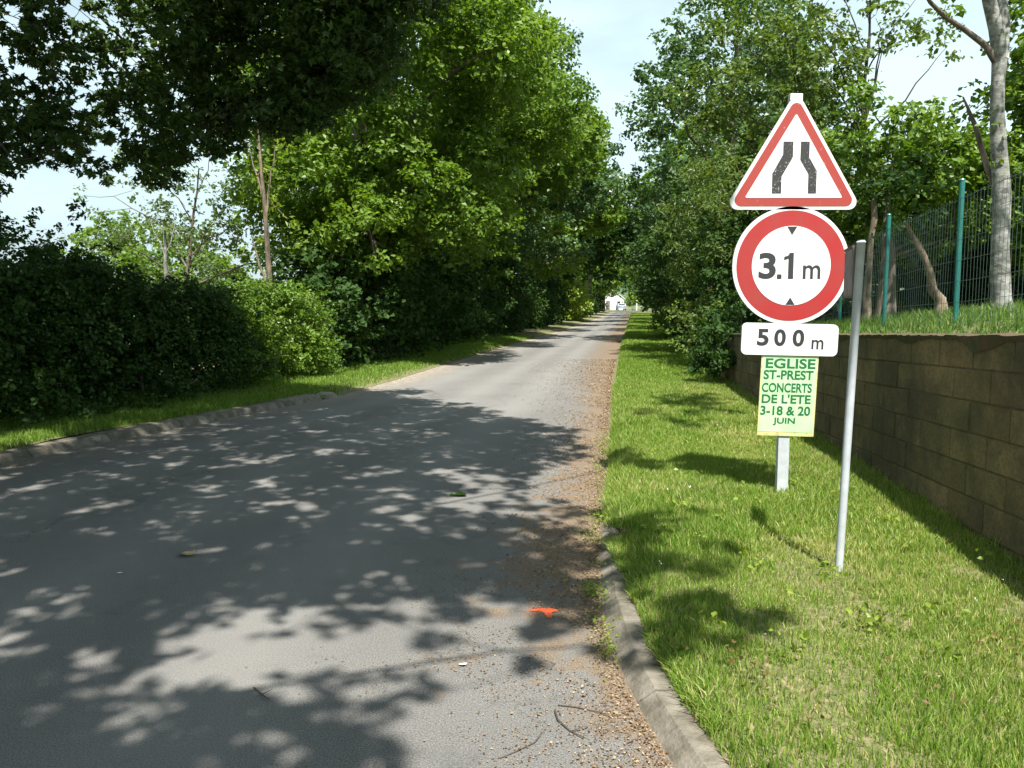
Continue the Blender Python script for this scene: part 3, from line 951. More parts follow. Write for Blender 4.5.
for i, (Y, x, h, lm, lb) in enumerate(ug):
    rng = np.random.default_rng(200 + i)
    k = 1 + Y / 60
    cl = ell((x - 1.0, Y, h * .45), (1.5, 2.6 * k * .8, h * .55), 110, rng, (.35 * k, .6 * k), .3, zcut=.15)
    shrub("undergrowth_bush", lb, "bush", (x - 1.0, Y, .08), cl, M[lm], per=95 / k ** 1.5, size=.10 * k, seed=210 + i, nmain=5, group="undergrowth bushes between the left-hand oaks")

# ------------------------------------------------------------------ right side beyond the wall
rng = np.random.default_rng(300)
cl = ell((4.35, 15.3, .95), (1.0, 1.2, .75), 70, rng, (.22, .38), .3, zcut=.2)
cl += ell((3.55, 14.0, .7), (.5, .6, .5), 30, rng, (.2, .3), .3, zcut=.2)
shrub("bramble_bush", "low dark-green shrub spilling over the verge at the far end of the block wall", "bush", (4.2, 15.0, .1), cl, M['oak_deep'], per=150, size=.085, seed=301)
cl = ell((4.6, 17.6, 1.0), (1.1, 1.6, .8), 60, rng, (.25, .4), .3, zcut=.2)
shrub("olive_shrub", "low olive-yellow shrub on the right verge behind the low dark-green one", "bush", (4.6, 17.8, .1), cl, M['olive'], per=130, size=.09, seed=302)
cl = ell((5.6, 19.0, 3.3), (2.1, 2.0, 1.9), 130, rng, (.35, .65), .3)
tree("willow_bush", "olive-green willow leaning towards the road behind the round sign", "tree", (6.2, 19.2, .6), (5.6, 19, 4.2), .09, cl, M['olive'], M['bark'], per=130, size=.13, tpl='long', seed=303, nmain=9, droop=.6)
cl = ell((5.6, 24.0, 2.5), (1.9, 2.4, 2.3), 90, rng, (.4, .7), .3, zcut=.3)
shrub("verge_bush", "dark green bush on the right verge past the olive-green willow", "bush", (5.8, 24, .2), cl, M['oak_deep'], per=90, size=.12, seed=304)
cl = ell((7.2, 32, 2.5), (2.0, 3.4, 2.4), 80, rng, (.5, .8), .3, zcut=.3)
shrub("verge_bush", "mid-green bush below the tall blue-green oak on the right", "bush", (7.4, 32, .2), cl, M['oak'], per=70, size=.15, seed=305)
cl = ell((10.0, 44, 2.6), (2.2, 4.4, 2.6), 70, rng, (.6, 1.0), .3, zcut=.3)
shrub("verge_bush", "distant olive bush on the right verge where the grass strip narrows", "bush", (10.2, 44, .2), cl, M['olive'], per=45, size=.2, seed=306)
cl = ell((14.0, 64, 2.8), (2.4, 8, 3.0), 70, rng, (.8, 1.3), .3, zcut=.3)
shrub("verge_bush", "farthest dark bush on the right verge", "bush", (14.2, 64, .2), cl, M['oak_deep'], per=26, size=.3, seed=307)

right_row = [(31, 8.3, 13.6, 4.3, 'blue', "tall blue-green oak on the right whose edge stands against the sky gap"),
             (42, 11.2, 15.2, 4.9, 'blue', "second tall oak on the right, behind the blue-green one"),
             (54, 13.2, 14.5, 4.8, 'oak', "third tall oak down the right side of the road"),
             (68, 15.2, 14.5, 5.0, 'oak_deep', "fourth tall oak down the right side of the road"),
             (85, 17.6, 14, 5.0, 'oak', "fifth tall oak down the right side of the road"),
             (104, 20.4, 14, 5.0, 'oak_deep', "sixth tall oak down the right side of the road"),
             (126, 23.8, 13, 5.0, 'oak', "seventh tall oak down the right side of the road"),
             (146, 27.0, 12, 5.0, 'oak', "eighth tall oak on the right, last before the crossroad")]
for i, (Y, x, Hh, rr, lm, lb) in enumerate(right_row):
    rng = np.random.default_rng(330 + i)
    k = 1.0 if i < 2 else 1.5
    n = 170 if i < 2 else 80
    cl = ell((x, Y, Hh * .6), (rr, rr * .9, Hh * .42), n, rng, (.45 * k, .85 * k), .5)
    cl += ell((x - .3, Y, Hh * .3), (rr * .85, rr * .8, Hh * .2), n // 3, rng, (.5 * k, .8 * k), .5)
    if i > 2:
        cl += ell((x - 3.8, Y, 6.6), (2.6, 3, 2.2), 22, rng, (.8, 1.3), .3)
    tree("verge_oak", lb, "tree", (x, Y, .2), (x, Y, Hh * .85), .24, cl, M[lm], M['bark'],
         per=(85, 60, 30, 20, 14, 12, 12, 12)[i], size=(.17, .2, .3, .34, .38, .4, .4, .4)[i], seed=340 + i, nmain=9, twigs=.3,
         group="oaks along the right side of the road")

# trees on the bank
cl = ell((6.3, 20.5, 6.6), (2.3, 1.8, 2.6), 120, np.random.default_rng(361), (.35, .65), .25)
tree("bank_willow", "loose olive-leaved tree on the bank rising behind the warning triangle", "tree", (8.2, 20.5, 1.2), (6.6, 20.5, 8.2), .11, cl, M['olive'], M['bark_dark'], per=70, size=.13, tpl='rhomb', seed=361, nmain=11, droop=.3, low=.15)
cl = ell((8.6, 23, 7.6), (2.3, 1.6, 1.6), 60, np.random.default_rng(362), (.35, .6), .25)
tree("bank_ash", "thin tree with bare dark limbs and sparse leaves above the bright maple bush", "tree", (8.4, 19.5, 1.4), (8.3, 19.5, 8.6), .10,
     [(c[0] - .6, c[1] - 3.5, c[2] + .4, c[3]) for c in cl], M['olive'], M['bark_dark'], per=42, size=.12, seed=362, nmain=13, low=.15, twigs=.9)
cl = ell((5.75, 13.3, 3.9), (1.45, 1.0, 1.05), 75, np.random.default_rng(363), (.25, .45), .35)
cl += ell((6.9, 14.2, 3.0), (2.2, .9, .8), 60, np.random.default_rng(367), (.25, .42), .2)
cl += ell((7.3, 13.5, 3.5), (1.3, .9, .95), 60, np.random.default_rng(364), (.25, .42), .35)
tree("maple_bush", "bright yellow-green maple bush above the fence to the right of the triangle sign", "tree", (6.3, 13.4, 1.5), (6.2, 13.3, 4.2), .08, cl, M['bright'], M['bark'], per=190, size=.10, tpl='rhomb', seed=363, nmain=10)
cl = ell((9.9, 13.2, 9.3), (2.6, 1.7, .9), 90, np.random.default_rng(368), (.4, .6), .1)  # high clumps out of view, added to shade the thicket below
cl += ell((9.6, 13.6, 4.6), (1.9, 1.6, 3.0), 150, np.random.default_rng(365), (.35, .6), .3)
tree("bank_maple", "dense dark tree filling the right border behind the pale-barked trunk", "tree", (9.9, 14.3, 1.7), (9.7, 14, 7.5), .13, cl, M['oak'], M['bark'], per=120, size=.12, tpl='rhomb', seed=365, nmain=8)
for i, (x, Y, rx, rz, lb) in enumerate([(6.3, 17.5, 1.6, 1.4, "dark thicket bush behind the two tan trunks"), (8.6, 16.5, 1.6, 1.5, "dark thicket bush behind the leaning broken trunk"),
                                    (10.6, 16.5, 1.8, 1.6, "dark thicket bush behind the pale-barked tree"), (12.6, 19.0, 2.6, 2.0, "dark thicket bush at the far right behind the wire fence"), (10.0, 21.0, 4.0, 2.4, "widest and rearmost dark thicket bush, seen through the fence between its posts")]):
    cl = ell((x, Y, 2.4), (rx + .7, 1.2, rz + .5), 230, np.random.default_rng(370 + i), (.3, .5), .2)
    shrub("thicket_bush", lb, "bush", (x, Y, 1.3), cl, M['oak_deep'], per=110, size=.11, seed=371 + i, group="dark thicket behind the wire fence")  # dark leaf colour stands in for the shade behind the fence

# pale-barked tree on the bank (leans slightly, limb to upper left, fork at the top)
root = empty("pale_barked_tree", (5.78, 9.5, 1.5))
tag(root, "pale grey mottled tree trunk behind the wire fence at the right", "tree")
def at(px, py, Y):
    v = (384 - py) / 800; c_, s_ = math.cos(PITCH), math.sin(PITCH)
    t = Y / (c_ + s_ * v)
    return np.array([(px - 512) / 800 * t, Y, 1.56 + t * (-s_ + c_ * v)])
O = np.array([5.78, 9.5, 1.5])
g = Geo()
pts = [at(1004, 318, 9.5), at(1001, 300, 9.5), at(1000, 250, 9.5), at(1002, 195, 9.5), at(999, 150, 9.5), at(997, 110, 9.5), at(998, 80, 9.5), at(1000, 55, 9.5), at(996, 28, 9.5), at(989, 0, 9.45), at(982, -50, 9.4), at(978, -130, 9.4)]
g.tube([p_ - O for p_ in pts], [.15, .115, .10, .10, .088, .078, .072, .085, .08, .072, .06, .045], 12)
pts = [at(1001, 60, 9.5), at(1004, 25, 9.55), at(1000, -10, 9.6), at(1006, -90, 9.7)]
g.tube([p_ - O for p_ in pts], [.08, .065, .06, .045], 9)
pts = [at(996, 62, 9.5), at(985, 45, 9.45), at(965, 30, 9.4), at(945, 17, 9.3), at(930, 2, 9.2), at(915, -25, 9.1)]
gl = Geo(); gl.tube([p_ - O for p_ in pts], [.045, .036, .030, .026, .022, .014], 7); gl.build("limb", M['bark'], root, smooth=True)
pts = [at(998, 200, 9.5), at(985, 160, 9.7), at(975, 125, 9.8), at(963, 97, 9.9)]
gl = Geo(); gl.tube([p_ - O for p_ in pts], [.03, .035, .028, .010], 7); gl.build("broken_limb", M['bark_tan'], root, smooth=True)
g.build("trunk", M['birch'], root, smooth=True)
rng = np.random.default_rng(380)
cl = [tuple(at(px, py, Y) - O) + (r,) for px, py, Y, r in [(955, 10, 9.3, .18), (940, -10, 9.2, .25), (930, -30, 9.1, .3), (1003, 112, 9.45, .12), (1012, 95, 9.6, .16),
      (980, 50, 9.6, .14), (972, 90, 9.8, .16), (1020, 20, 9.8, .3), (1018, 60, 9.9, .28), (990, 128, 9.4, .14), (1000, 158, 9.35, .1), (1003, 140, 9.4, .1), (940, 15, 9.3, .12)]]
cl += [(x - O[0] + 0, y - O[1], z - O[2], r) for (x, y, z, r) in ell((6.0, 9.6, 7.4), (1.6, 1.6, 1.3), 40, rng, (.3, .5), .2)]
g = Geo(); clump_leaves(g, cl, 130, .075, rng, 'rhomb'); g.build("crown", M['oak'], root)

for (px0, py0, px1, py1, Y, r, nm, lb, mt) in [
        (866, 314, 874, 200, 12.2, .075, "tree_trunk", "left of two short tan trunks standing behind the thin grey pole", 'bark_tan'),
        (879, 314, 889, 195, 12.6, .07, "tree_trunk", "right of two short tan trunks, touching the green fence post", 'bark_tan'),
        (940, 302, 908, 222, 11.0, .095, "broken_trunk", "leaning broken reddish-tan trunk between the two green fence posts", 'bark_tan')]:
    a = at(px0, py0, Y); b = at(px1, py1, Y)
    root = empty(nm, a); tag(root, lb, "tree")
    g = Geo(); n = 8; t = np.linspace(-.15, 1, n)[:, None]
    rr_ = np.random.default_rng(int(px0))
    pp = (b - a)[None] * t + rr_.normal(size=(n, 3)) * (.014 if nm == 'tree_trunk' else .02)
    g.tube(pp, np.linspace(r * .9, r * (.6 if nm == 'tree_trunk' else .22), n) * (1 + rr_.uniform(-.18, .18, n)), 9)
    g.build("trunk", M[mt], root, smooth=True)
    g = Geo()
    top_ = b - a
    cc = [(top_[0] + rr_.normal() * .3, top_[1] + rr_.normal() * .3, top_[2] + rr_.uniform(-.35, .6), .25) for _ in range(16 if nm == 'tree_trunk' else 9)]
    clump_leaves(g, cc, 90, .09, rr_); g.build("crown", M['oak_deep'], root)

# ------------------------------------------------------------------ wire fence
fy = [3.1, 5.45, 7.8, 10.15, 12.5, 14.85]
FXF = lambda y: 4.31 + (y - 7.8) * .168
root = empty("wire_fence", (FXF(7.8), 7.8, 1.27))
tag(root, "green wire mesh fence with tall green posts running along the top of the bank", "fence")
FO = np.array([FXF(7.8), 7.8, 1.27])
tops = {}
for y in fy:
    x = FXF(y); zb = float(bank_z(np.array(x), np.array(y))) - .15
    zt = 2.73 if y == 7.8 else (2.655 if y == 10.15 else WTOP(y) + 1.46)
    g = Geo(); lx, ly = random.uniform(-.008, .008), random.uniform(-.008, .008)
    g.tube(np.array([(x, y, zb), (x + lx * .5, y, (zb + zt) / 2), (x + lx, y + ly, zt)]) - FO, [.026, .026, .026], 10)
    g.tube(np.array([(x + lx, y + ly, zt - .002), (x + lx, y + ly, zt + .012)]) - FO, [.030, .022], 10)
    g.build("fence_post", M['fence_green'], root, smooth=False)
    tops[y] = zt
g = Geo()
def zlo(y): return float(WTOP(y)) - .08
def zhi(y): return float(WTOP(y)) + 1.36
FY = np.arange(3.1, 14.85, .075)
for y in FY:
    x = FXF(y) - .028; w = .0016
    j = .012 * math.sin(y * 7)
    z0, z1 = zlo(y), zhi(y) - .03
    P = np.array([(x + j, y - w, z0), (x + j, y + w, z0), (x, y + w, z1), (x, y - w, z1), (x + j + 2 * w, y, z0), (x + 2 * w, y, z1)]) - FO
    g.add(P, [[0, 1, 2, 3], [1, 4, 5, 2], [4, 0, 3, 5]])
for k in range(8):
    ys = np.linspace(3.1, 14.85, 40)
    pp = np.array([(FXF(y) - .028 + .006 * math.sin(y * 3 + k), y, zlo(y) + .02 + k * .195 + .006 * math.sin(y * 2 + k)) for y in ys]) - FO
    g.tube(pp, .0022 if k not in (0, 7) else .003, 4, cap=False)
g.build("wire_mesh", M['wire'], root)


# ------------------------------------------------------------------ grass
def blades(name, pts, h, w, mt, rng, lean=.5, tint=None, label=None):
    n = len(pts)
    th = rng.uniform(0, 2 * np.pi, n); d = np.stack([np.cos(th), np.sin(th), np.zeros(n)], 1)
    ph = rng.uniform(0, 2 * np.pi, n); l = np.stack([np.cos(ph), np.sin(ph), np.zeros(n)], 1) * (rng.random(n) * lean)[:, None]
    h = h * rng.uniform(.55, 1.25, n); w = w * rng.uniform(.7, 1.3, n)
    up = np.array([0, 0, 1.0])
    a = pts - d * w[:, None] / 2; b = pts + d * w[:, None] / 2
    m1 = pts + up * (h * .55)[:, None] + l * (h * .35)[:, None]
    c1 = m1 - d * w[:, None] * .4; c2 = m1 + d * w[:, None] * .4
    tip = pts + up * (h * .92)[:, None] + l * h[:, None]
    V = np.stack([a, b, c2, c1, tip], 1).reshape(-1, 3)
    i = np.arange(n)[:, None] * 5
    if tint is None: tint = rng.random(n)
    g = Geo()
    g.add(V, i + np.array([[0, 1, 2, 3]]), tint)
    base = g.n
    g.F.append((i + np.array([[3, 2, 4]]), np.asarray(tint, dtype=np.float32), 0))
    o = g.build(name, mt)
    tag(o, label, "grass", kind='stuff')
    return o


rng = np.random.default_rng(400)
def scatter(n, y0, y1, fx0, fx1, rng, py=1.0):
    y = y0 + (y1 - y0) * rng.random(n) ** py
    t = rng.random(n)
    return fx0(y) * (1 - t) + fx1(y) * t, y
P_, H_, W_, T_ = [], [], [], []
for (n, y0, y1, h, w) in [(66000, 2.0, 4.5, .048, .0042), (80000, 4.5, 8, .066, .006), (70000, 8, 14.5, .075, .009)]:
    x, y = scatter(n, y0, y1, lambda y: RX(y) + np.interp(y, [4.2, 5.6], [.145, .03]), lambda y: WX(y) - .005, rng)
    v = wobble(x, y, .8, 31) * .5 + wobble(x, y, 3.0, 32) * .5
    bare = (wobble(x, y, 2.2, 33) > .5) & (rng.random(n) < .6) & (y < 7)
    keep = ~bare
    x, y, v = x[keep], y[keep], v[keep]
    P_.append(np.stack([x, y, verge_z(x, y) - .005], 1))
    wallish = np.clip(1 - (WX(y) - x) / .22, 0, 1)
    kerbish = np.clip(1 - (x - RX(y) - .15) / .12, 0, 1)
    H_.append(h * (1 + .45 * v) * (1 + .9 * wallish * rng.random(len(x))) * (1 + .3 * kerbish))
    W_.append(np.full(len(x), w))
    tt = np.clip(.42 - .22 * v + rng.normal(size=len(x)) * .2, 0, .66)
    straw = rng.random(len(x)) < (.12 + .45 * np.clip(wobble(x, y, 1.7, 36) - .15, 0, 1) + .22 * np.clip(-v, 0, 1) + .10 * (x > RX(y) + 1.2))
    tt[straw] = rng.uniform(.75, 1, straw.sum())
    T_.append(tt)
blades("verge_grass", np.concatenate(P_), np.concatenate(H_), np.concatenate(W_), M['grass'], rng, .7, np.concatenate(T_), "bright green mown grass with straw-coloured flecks on the near right verge")
P_, H_, W_, T_ = [], [], [], []
for (n, y0, y1, h, w) in [(75000, 14, 26, .08, .014), (50000, 26, 50, .09, .028), (22000, 50, 110, .10, .06)]:
    x, y = scatter(n, y0, y1, lambda y: RX(y) + .08, lambda y: RX(y) + 4.6, rng, 1.2)
    z = verge_z(x, y) - .01
    P_.append(np.stack([x, y, z], 1)); H_.append(np.full(n, h)); W_.append(np.full(n, w))
    T_.append(np.clip(.38 + rng.normal(size=n) * .18, 0, .8))
blades("distant_verge_grass", np.concatenate(P_), np.concatenate(H_), np.concatenate(W_), M['grass'], rng, .7, np.concatenate(T_), "strip of grass on the right verge running on to the far trees")
# bank grass: long tufts
n = 52000
x, y = scatter(n, 3.5, 15.0, lambda y: WX(y) + .20, lambda y: WX(y) + 6.5, rng)
v = wobble(x, y, 1.4, 35)
kp = rng.random(n) < .35 + .5 * np.clip(v + .5, 0, 1)
x, y, v = x[kp], y[kp], v[kp]
hh = .105 * (1 + .7 * v) * np.clip(.4 + (x - WX(y)) * .9, .4, 1.3)
blades("bank_grass", np.stack([x, y, bank_z(x, y) - .01], 1), hh, np.full(len(x), .010), M['grass_long'], rng, .8, np.clip(.35 + rng.normal(size=len(x)) * .22, 0, 1), "long tufted grass on top of the bank behind the block wall")
# left verge grass
n = 100000
y = 6.5 + 30 * rng.random(n) ** 1.3
x = LX(y) - np.where(y < 12.9, .25, .05) - rng.random(n) * np.interp(y, [6, 11, 16, 30], [1.9, 2.1, 2.6, 2.4])
z = left_z(x, y) - .01
kp = (y < 12.9) | (rng.random(n) < np.clip((LX(y) - x) / .55, .15, 1))
blades("left_verge_grass", np.stack([x, y, z], 1)[kp], np.full(kp.sum(), .085), np.interp(y[kp], [6, 30], [.008, .02]), M['grass'], rng, .7, np.clip(.3 + rng.normal(size=kp.sum()) * .2, 0, .9), "shaded grass strip between the left kerb and the hedge")

# tufts leaning over the kerb
n = 5200
y = rng.uniform(2.2, 6.5, n); x = RX(y) + np.interp(y, [2.2, 4.2, 5.0], [.165, .13, .02]) + np.abs(rng.normal(size=n)) * .035
kp = wobble(x * 0, y, 3.0, 44) > -.2
blades("kerb_edge_grass", np.stack([x, y, verge_z(x, y)], 1)[kp], np.full(kp.sum(), .055), np.full(kp.sum(), .005), M['grass'], rng, 1.6, np.clip(.5 + rng.normal(size=kp.sum()) * .3, 0, 1), "ragged grass tufts leaning over the right kerb")
# small weeds with broader leaves in the verge, some reddish
g = Geo()
rw = np.random.default_rng(410)
for i in range(40):
    y = rw.uniform(2.6, 8); x = rw.uniform(float(RX(y)) + .25, float(WX(y)) - .2)
    k = rw.integers(6, 16)
    C = np.stack([x + rw.normal(size=k) * .04, y + rw.normal(size=k) * .04, VZ + rw.uniform(.02, .09, k)], 1)
    leaves(g, C, .035, rw, 'rhomb', up=1.0, tint=np.full(k, rw.random()))
for (px_, py_, k_) in ((770, 690, 30), (745, 672, 22), (862, 622, 20), (985, 655, 30), (1005, 640, 16), (705, 660, 14), (930, 700, 18), (800, 735, 16)):
    v_ = (384 - py_) / 800; t_ = (VZ - 1.56) / (-math.sin(PITCH) + math.cos(PITCH) * v_)
    cx_, cy_ = (px_ - 512) / 800 * t_, t_ * (math.cos(PITCH) + math.sin(PITCH) * v_)
    C = np.stack([cx_ + rw.normal(size=k_) * .07, cy_ + rw.normal(size=k_) * .09, VZ + rw.uniform(.02, .10, k_)], 1)
    leaves(g, C, .022, rw, 'rhomb', up=.7, tint=rw.random(k_), mat_=1)
for i in range(60):        # gutter weeds along the kerb foot
    y = rw.uniform(3.2, 9.5); x = float(RX(y)) - abs(rw.normal()) * .06
    k = rw.integers(8, 24)
    C = np.stack([x + rw.normal(size=k) * .03, y + rw.normal(size=k) * .06, rw.uniform(.01, .06, k)], 1)
    leaves(g, C, .019, rw, 'rhomb', up=.8, tint=rw.random(k) * .7)
tag(g.build("verge_weeds", [M['yellow'], leaf_mat("rusty_weed_leaf", (0.13, 0.085, 0.03), (0.20, 0.20, 0.05), 0.3)]), "small broad-leaved weeds in the verge and along the kerb foot", "weeds", kind='stuff')
# clover / daisy heads
g = Geo()
for i in range(36):
    y = rw.uniform(3.5, 12); x = rw.uniform(float(RX(y)) + .2, float(WX(y)) - .2)
    C = np.array([[x, y, VZ + rw.uniform(.05, .08)]] * 3) + rw.normal(size=(3, 3)) * .003
    leaves(g, C, .009, rw, 'rhomb', up=1.0)
tag(g.build("verge_flowers", M['petal']), "tiny white clover and daisy heads dotted through the verge grass", "flowers", kind='stuff')

# leaf litter on the road shoulder and in the gutter
rl = np.random.default_rng(420)
n = 22000
y = 2.2 + 20 * rl.random(n) ** 1.5
d = np.abs(rl.normal(size=n)) * np.interp(y, [2, 4, 6, 12, 20], [.22, .26, .38, .5, .8])
gut = rl.random(n) < .22
d[gut] = np.abs(rl.normal(size=gut.sum())) * .06
x = RX(y) - d - .01
cn = wobble(x, y, 1.6, 41)
kp = (cn > -.45) | gut
C = np.stack([x, y, .004 + rl.random(n) * .006], 1)[kp]
g = Geo()
leaves(g, C, np.interp(C[:, 1], [2, 5, 20], [.009, .014, .032]) * rl.uniform(.5, 1.3, len(C)), rl, 'rhomb', up=2.2, tint=rl.random(len(C)) ** 2.0)
n = 2200
C = np.stack([rl.normal(size=n) * .35 - .12, rl.uniform(2.4, 4.6, n), .004 + rl.random(n) * .003], 1)
kp = wobble(C[:, 0], C[:, 1], 2.5, 43) > .1
leaves(g, C[kp], .010, rl, 'rhomb', up=2.5, tint=rl.random(kp.sum()) * .6)
n = 1500
y = rl.uniform(6, 24, n); C = np.stack([LX(y) + np.abs(rl.normal(size=n)) * .2 - .02, y, np.full(n, .005)], 1)
leaves(g, C, .018, rl, 'rhomb', up=2.2, tint=rl.random(n))
tag(g.build("leaf_litter", M['dry_leaf']), "brown and straw-coloured dead leaves and grit strewn along the right road shoulder", "leaf litter", kind='stuff')

# ------------------------------------------------------------------ single small things on the road
def gz(px, py, z=0.0):
    v = (384 - py) / 800; c_, s_ = math.cos(PITCH), math.sin(PITCH)
    t = (z - 1.56) / (-s_ + c_ * v)
    return np.array([(px - 512) / 800 * t, t * (c_ + s_ * v), z])

g = Geo()
c = gz(545, 612)
rr_ = np.random.default_rng(5)
def blob(poly, z):
    g.add([(c[0] + a, c[1] + b, z) for a, b in poly], list(range(len(poly))))
blob([(-.075, .012), (-.05, .035), (-.01, .045), (.025, .045), (.05, .03), (.07, .012), (.05, -.005), (.033, -.01), (.036, -.05), (.03, -.085), (.008, -.09), (-.002, -.05), (-.01, -.01), (-.03, .005), (-.055, .0)], .004)
for i in range(40):
    a, b = rr_.normal() * .06, rr_.normal() * .035 + .01; s = rr_.uniform(.002, .005)
    g.add([(c[0] + a + s * math.cos(t), c[1] + b + s * math.sin(t), .003) for t in np.arange(0, 6.2, 1.05)], list(range(6)))
tag(g.build("paint_mark", M['orange']), "orange sprayed arrow-like mark on the asphalt near the right kerb", "road mark")

def curled_leaf(name, label, px, py, s, mt, seed, cat="leaf"):
    c = gz(px, py); r_ = np.random.default_rng(seed)
    g = Geo(); n = 9; V = []
    for i in range(n):
        a = 2 * math.pi * i / n; rad = s * r_.uniform(.55, 1.1)
        V.append((rad * math.cos(a), rad * math.sin(a) * .7, .004 + s * r_.uniform(.0, .35)))
    V.append((0, 0, .005))
    for i in range(n): g.add([V[i], V[(i + 1) % n], V[n]], [0, 1, 2], r_.random())
    o = g.build(name, mt); o.location = (c[0], c[1], .002)
    return tag(o, label, cat)
curled_leaf("dead_leaf", "curled yellow-brown dead leaf lying alone on the shaded road at left", 188, 556, .07, M['straw_leaf'], 1)
curled_leaf("fallen_leaf_sprig", "small dark green leafy sprig lying mid-road in the shade", 458, 496, .09, M['oak_deep'], 2, "sprig")
curled_leaf("paper_scrap", "small white paper scrap on the sunlit road, just below the rusty debris patch", 463, 666, .022, M['paper'], 3, "litter")
curled_leaf("paper_scrap", "tiny white scrap on the shaded road left of the dead leaf", 120, 574, .018, M['paper'], 4, "litter")
curled_leaf("white_litter", "white scrap in the shaded grass of the left verge", 208, 395, .05, M['paper'], 6, "litter").location.z = .13

def twig(label, pts, r, seed):
    P = np.array([gz(*q) for q in pts]); O_ = P[0].copy()
    P = P - O_; P[:, 2] = r + np.random.default_rng(seed).random(len(P)) * .006
    g = Geo(); g.tube(P, np.linspace(r, r * .5, len(P)), 5)
    k = P[len(P) // 2]
    g.tube([k, k + (P[-1] - P[0]) * .25 + np.array([.01, .05, .008])], [r * .6, r * .3], 4)
    o = g.build("twig", M['twig']); o.location = (O_[0], O_[1], 0)
    tag(o, label, "twig")
twig("bent dark twig on the sunlit asphalt nearest the kerb corner", [(555, 712), (558, 722), (570, 732), (584, 740)], .004, 1)
twig("long thin twig just above the bent one, pointing to the kerb", [(558, 706), (575, 708), (600, 714), (612, 718)], .003, 2)
twig("faint thin twig on the asphalt left of the bent one", [(500, 759), (517, 752), (535, 744), (542, 733)], .0025, 3)
twig("short dark twig in the shade at the lower middle of the road", [(254, 690), (262, 696), (269, 702)], .004, 4)

g = Geo()
rr_ = np.random.default_rng(9)
V = []
for zz, k in ((0, 1.0), (.05, .95), (.08, .6)):
    for i in range(9):
        a = 2 * math.pi * i / 9; V.append((math.cos(a) * .19 * k * rr_.uniform(.85, 1.1), math.sin(a) * .14 * k * rr_.uniform(.85, 1.1), zz))
F = [[j * 9 + i, j * 9 + (i + 1) % 9, (j + 1) * 9 + (i + 1) % 9, (j + 1) * 9 + i] for j in range(2) for i in range(9)]
g.add(V, F); g.add(V[18:], list(range(9)))
o = g.build("loose_kerb_stone", M['stone']); o.location = (float(LX(13.2)) - .12, 13.25, 0); tag(o, "loose broken kerb stone lying where the left kerb ends", "stone")


# ------------------------------------------------------------------ signs
def arc(cx, cz, r, a0, a1, n):
    return [(cx + r * math.cos(a), cz + r * math.sin(a)) for a in np.linspace(a0, a1, n)]
def rrect(w, h, r, cx=0, cz=0):
    P = []
    for sx, sz, a in ((1, -1, -math.pi / 2), (1, 1, 0), (-1, 1, math.pi / 2), (-1, -1, math.pi)):
        P += arc(cx + sx * (w / 2 - r), cz + sz * (h / 2 - r), r, a, a + math.pi / 2, 6)
    return P
def rtri(w, h, r, inset=0.0, z0=0.0):
    """rounded upright triangle; inset moves every side inwards"""
    L_ = math.hypot(w / 2, h); s = inset
    # inradius based offset
    per = w + 2 * L_; inr = w * h / per; k = (inr - s) / inr
    czn = z0 + inr
    A = [(-w / 2 * k, czn + (z0 - czn) * k), (w / 2 * k, czn + (z0 - czn) * k), (0, czn + (z0 + h - czn) * k)]
    P = []
    for i in range(3):
        p0, p1, p2 = np.array(A[i - 1]), np.array(A[i]), np.array(A[(i + 1) % 3])
        d0 = (p0 - p1) / np.linalg.norm(p0 - p1); d2 = (p2 - p1) / np.linalg.norm(p2 - p1)
        half = math.acos(np.clip(d0 @ d2, -1, 1)) / 2
        rr2 = r; tl = rr2 / math.tan(half); cc = p1 + (d0 + d2) / np.linalg.norm(d0 + d2) * rr2 / math.sin(half)
        a0 = math.atan2(*(p1 + d0 * tl - cc)[::-1]); a1 = math.atan2(*(p1 + d2 * tl - cc)[::-1])
        while a1 < a0: a1 += 2 * math.pi
        P += arc(cc[0], cc[1], rr2, a0, a1, 8)
    return P

SX, SY = 2.04, 5.95
root = empty("road_sign", (SX, SY, VZ))
tag(root, "sign post with red-bordered triangle, round 3.1 m sign and 500 m plate", "road sign")
zb = lambda z: z - VZ
g = Geo()
g.box((0, 0.0, (3.035 - VZ - .3) / 2), (.082, .05, 3.035 - VZ + .3), bev=.006)
g.build("post", M['galv'], root)
FR = -0.045                      # front plane of the panels (post front is at -0.025)
# triangle
g = Geo()
z0 = zb(2.235)
g.prism(rtri(1.00, .84, .055, 0, z0), FR, FR + .018, 0)
g.prism(rtri(1.00, .84, .045, .023, z0), FR - .002, FR - .0004, 1)
g.prism(rtri(1.00, .84, .008, .083, z0), FR - .004, FR - .0024, 0)
s_ = .00193
Lp = [(-45, 243), (-8, 243), (-8, 300), (-48, 370), (-48, 433), (-83, 433), (-83, 360), (-45, 290)]
Rp = [(20, 243), (53, 243), (53, 300), (83, 350), (83, 433), (52, 433), (52, 362), (20, 310)]
for Q in (Lp, Rp):
    q = [(a * s_, z0 + (492 - b) * s_) for a, b in Q][::-1]
    # split the bent bar in three convex pieces
    for idx in ([0, 1, 2, 7], [7, 2, 3, 6], [6, 3, 4, 5]) if Q is Lp else ([0, 1, 2, 7], [7, 2, 3, 6], [6, 3, 4, 5]):
        pc = [((Q[k][0]) * s_, z0 + (492 - Q[k][1]) * s_) for k in idx][::-1]
        g.prism(pc, FR - .0055, FR - .0044, 2)
g.box((0, -.012, zb(3.03)), (.088, .055, .05), 0, bev=.004)
g.build("warning_triangle", [M['sign_white'], M['red_worn'], M['flake']], root)
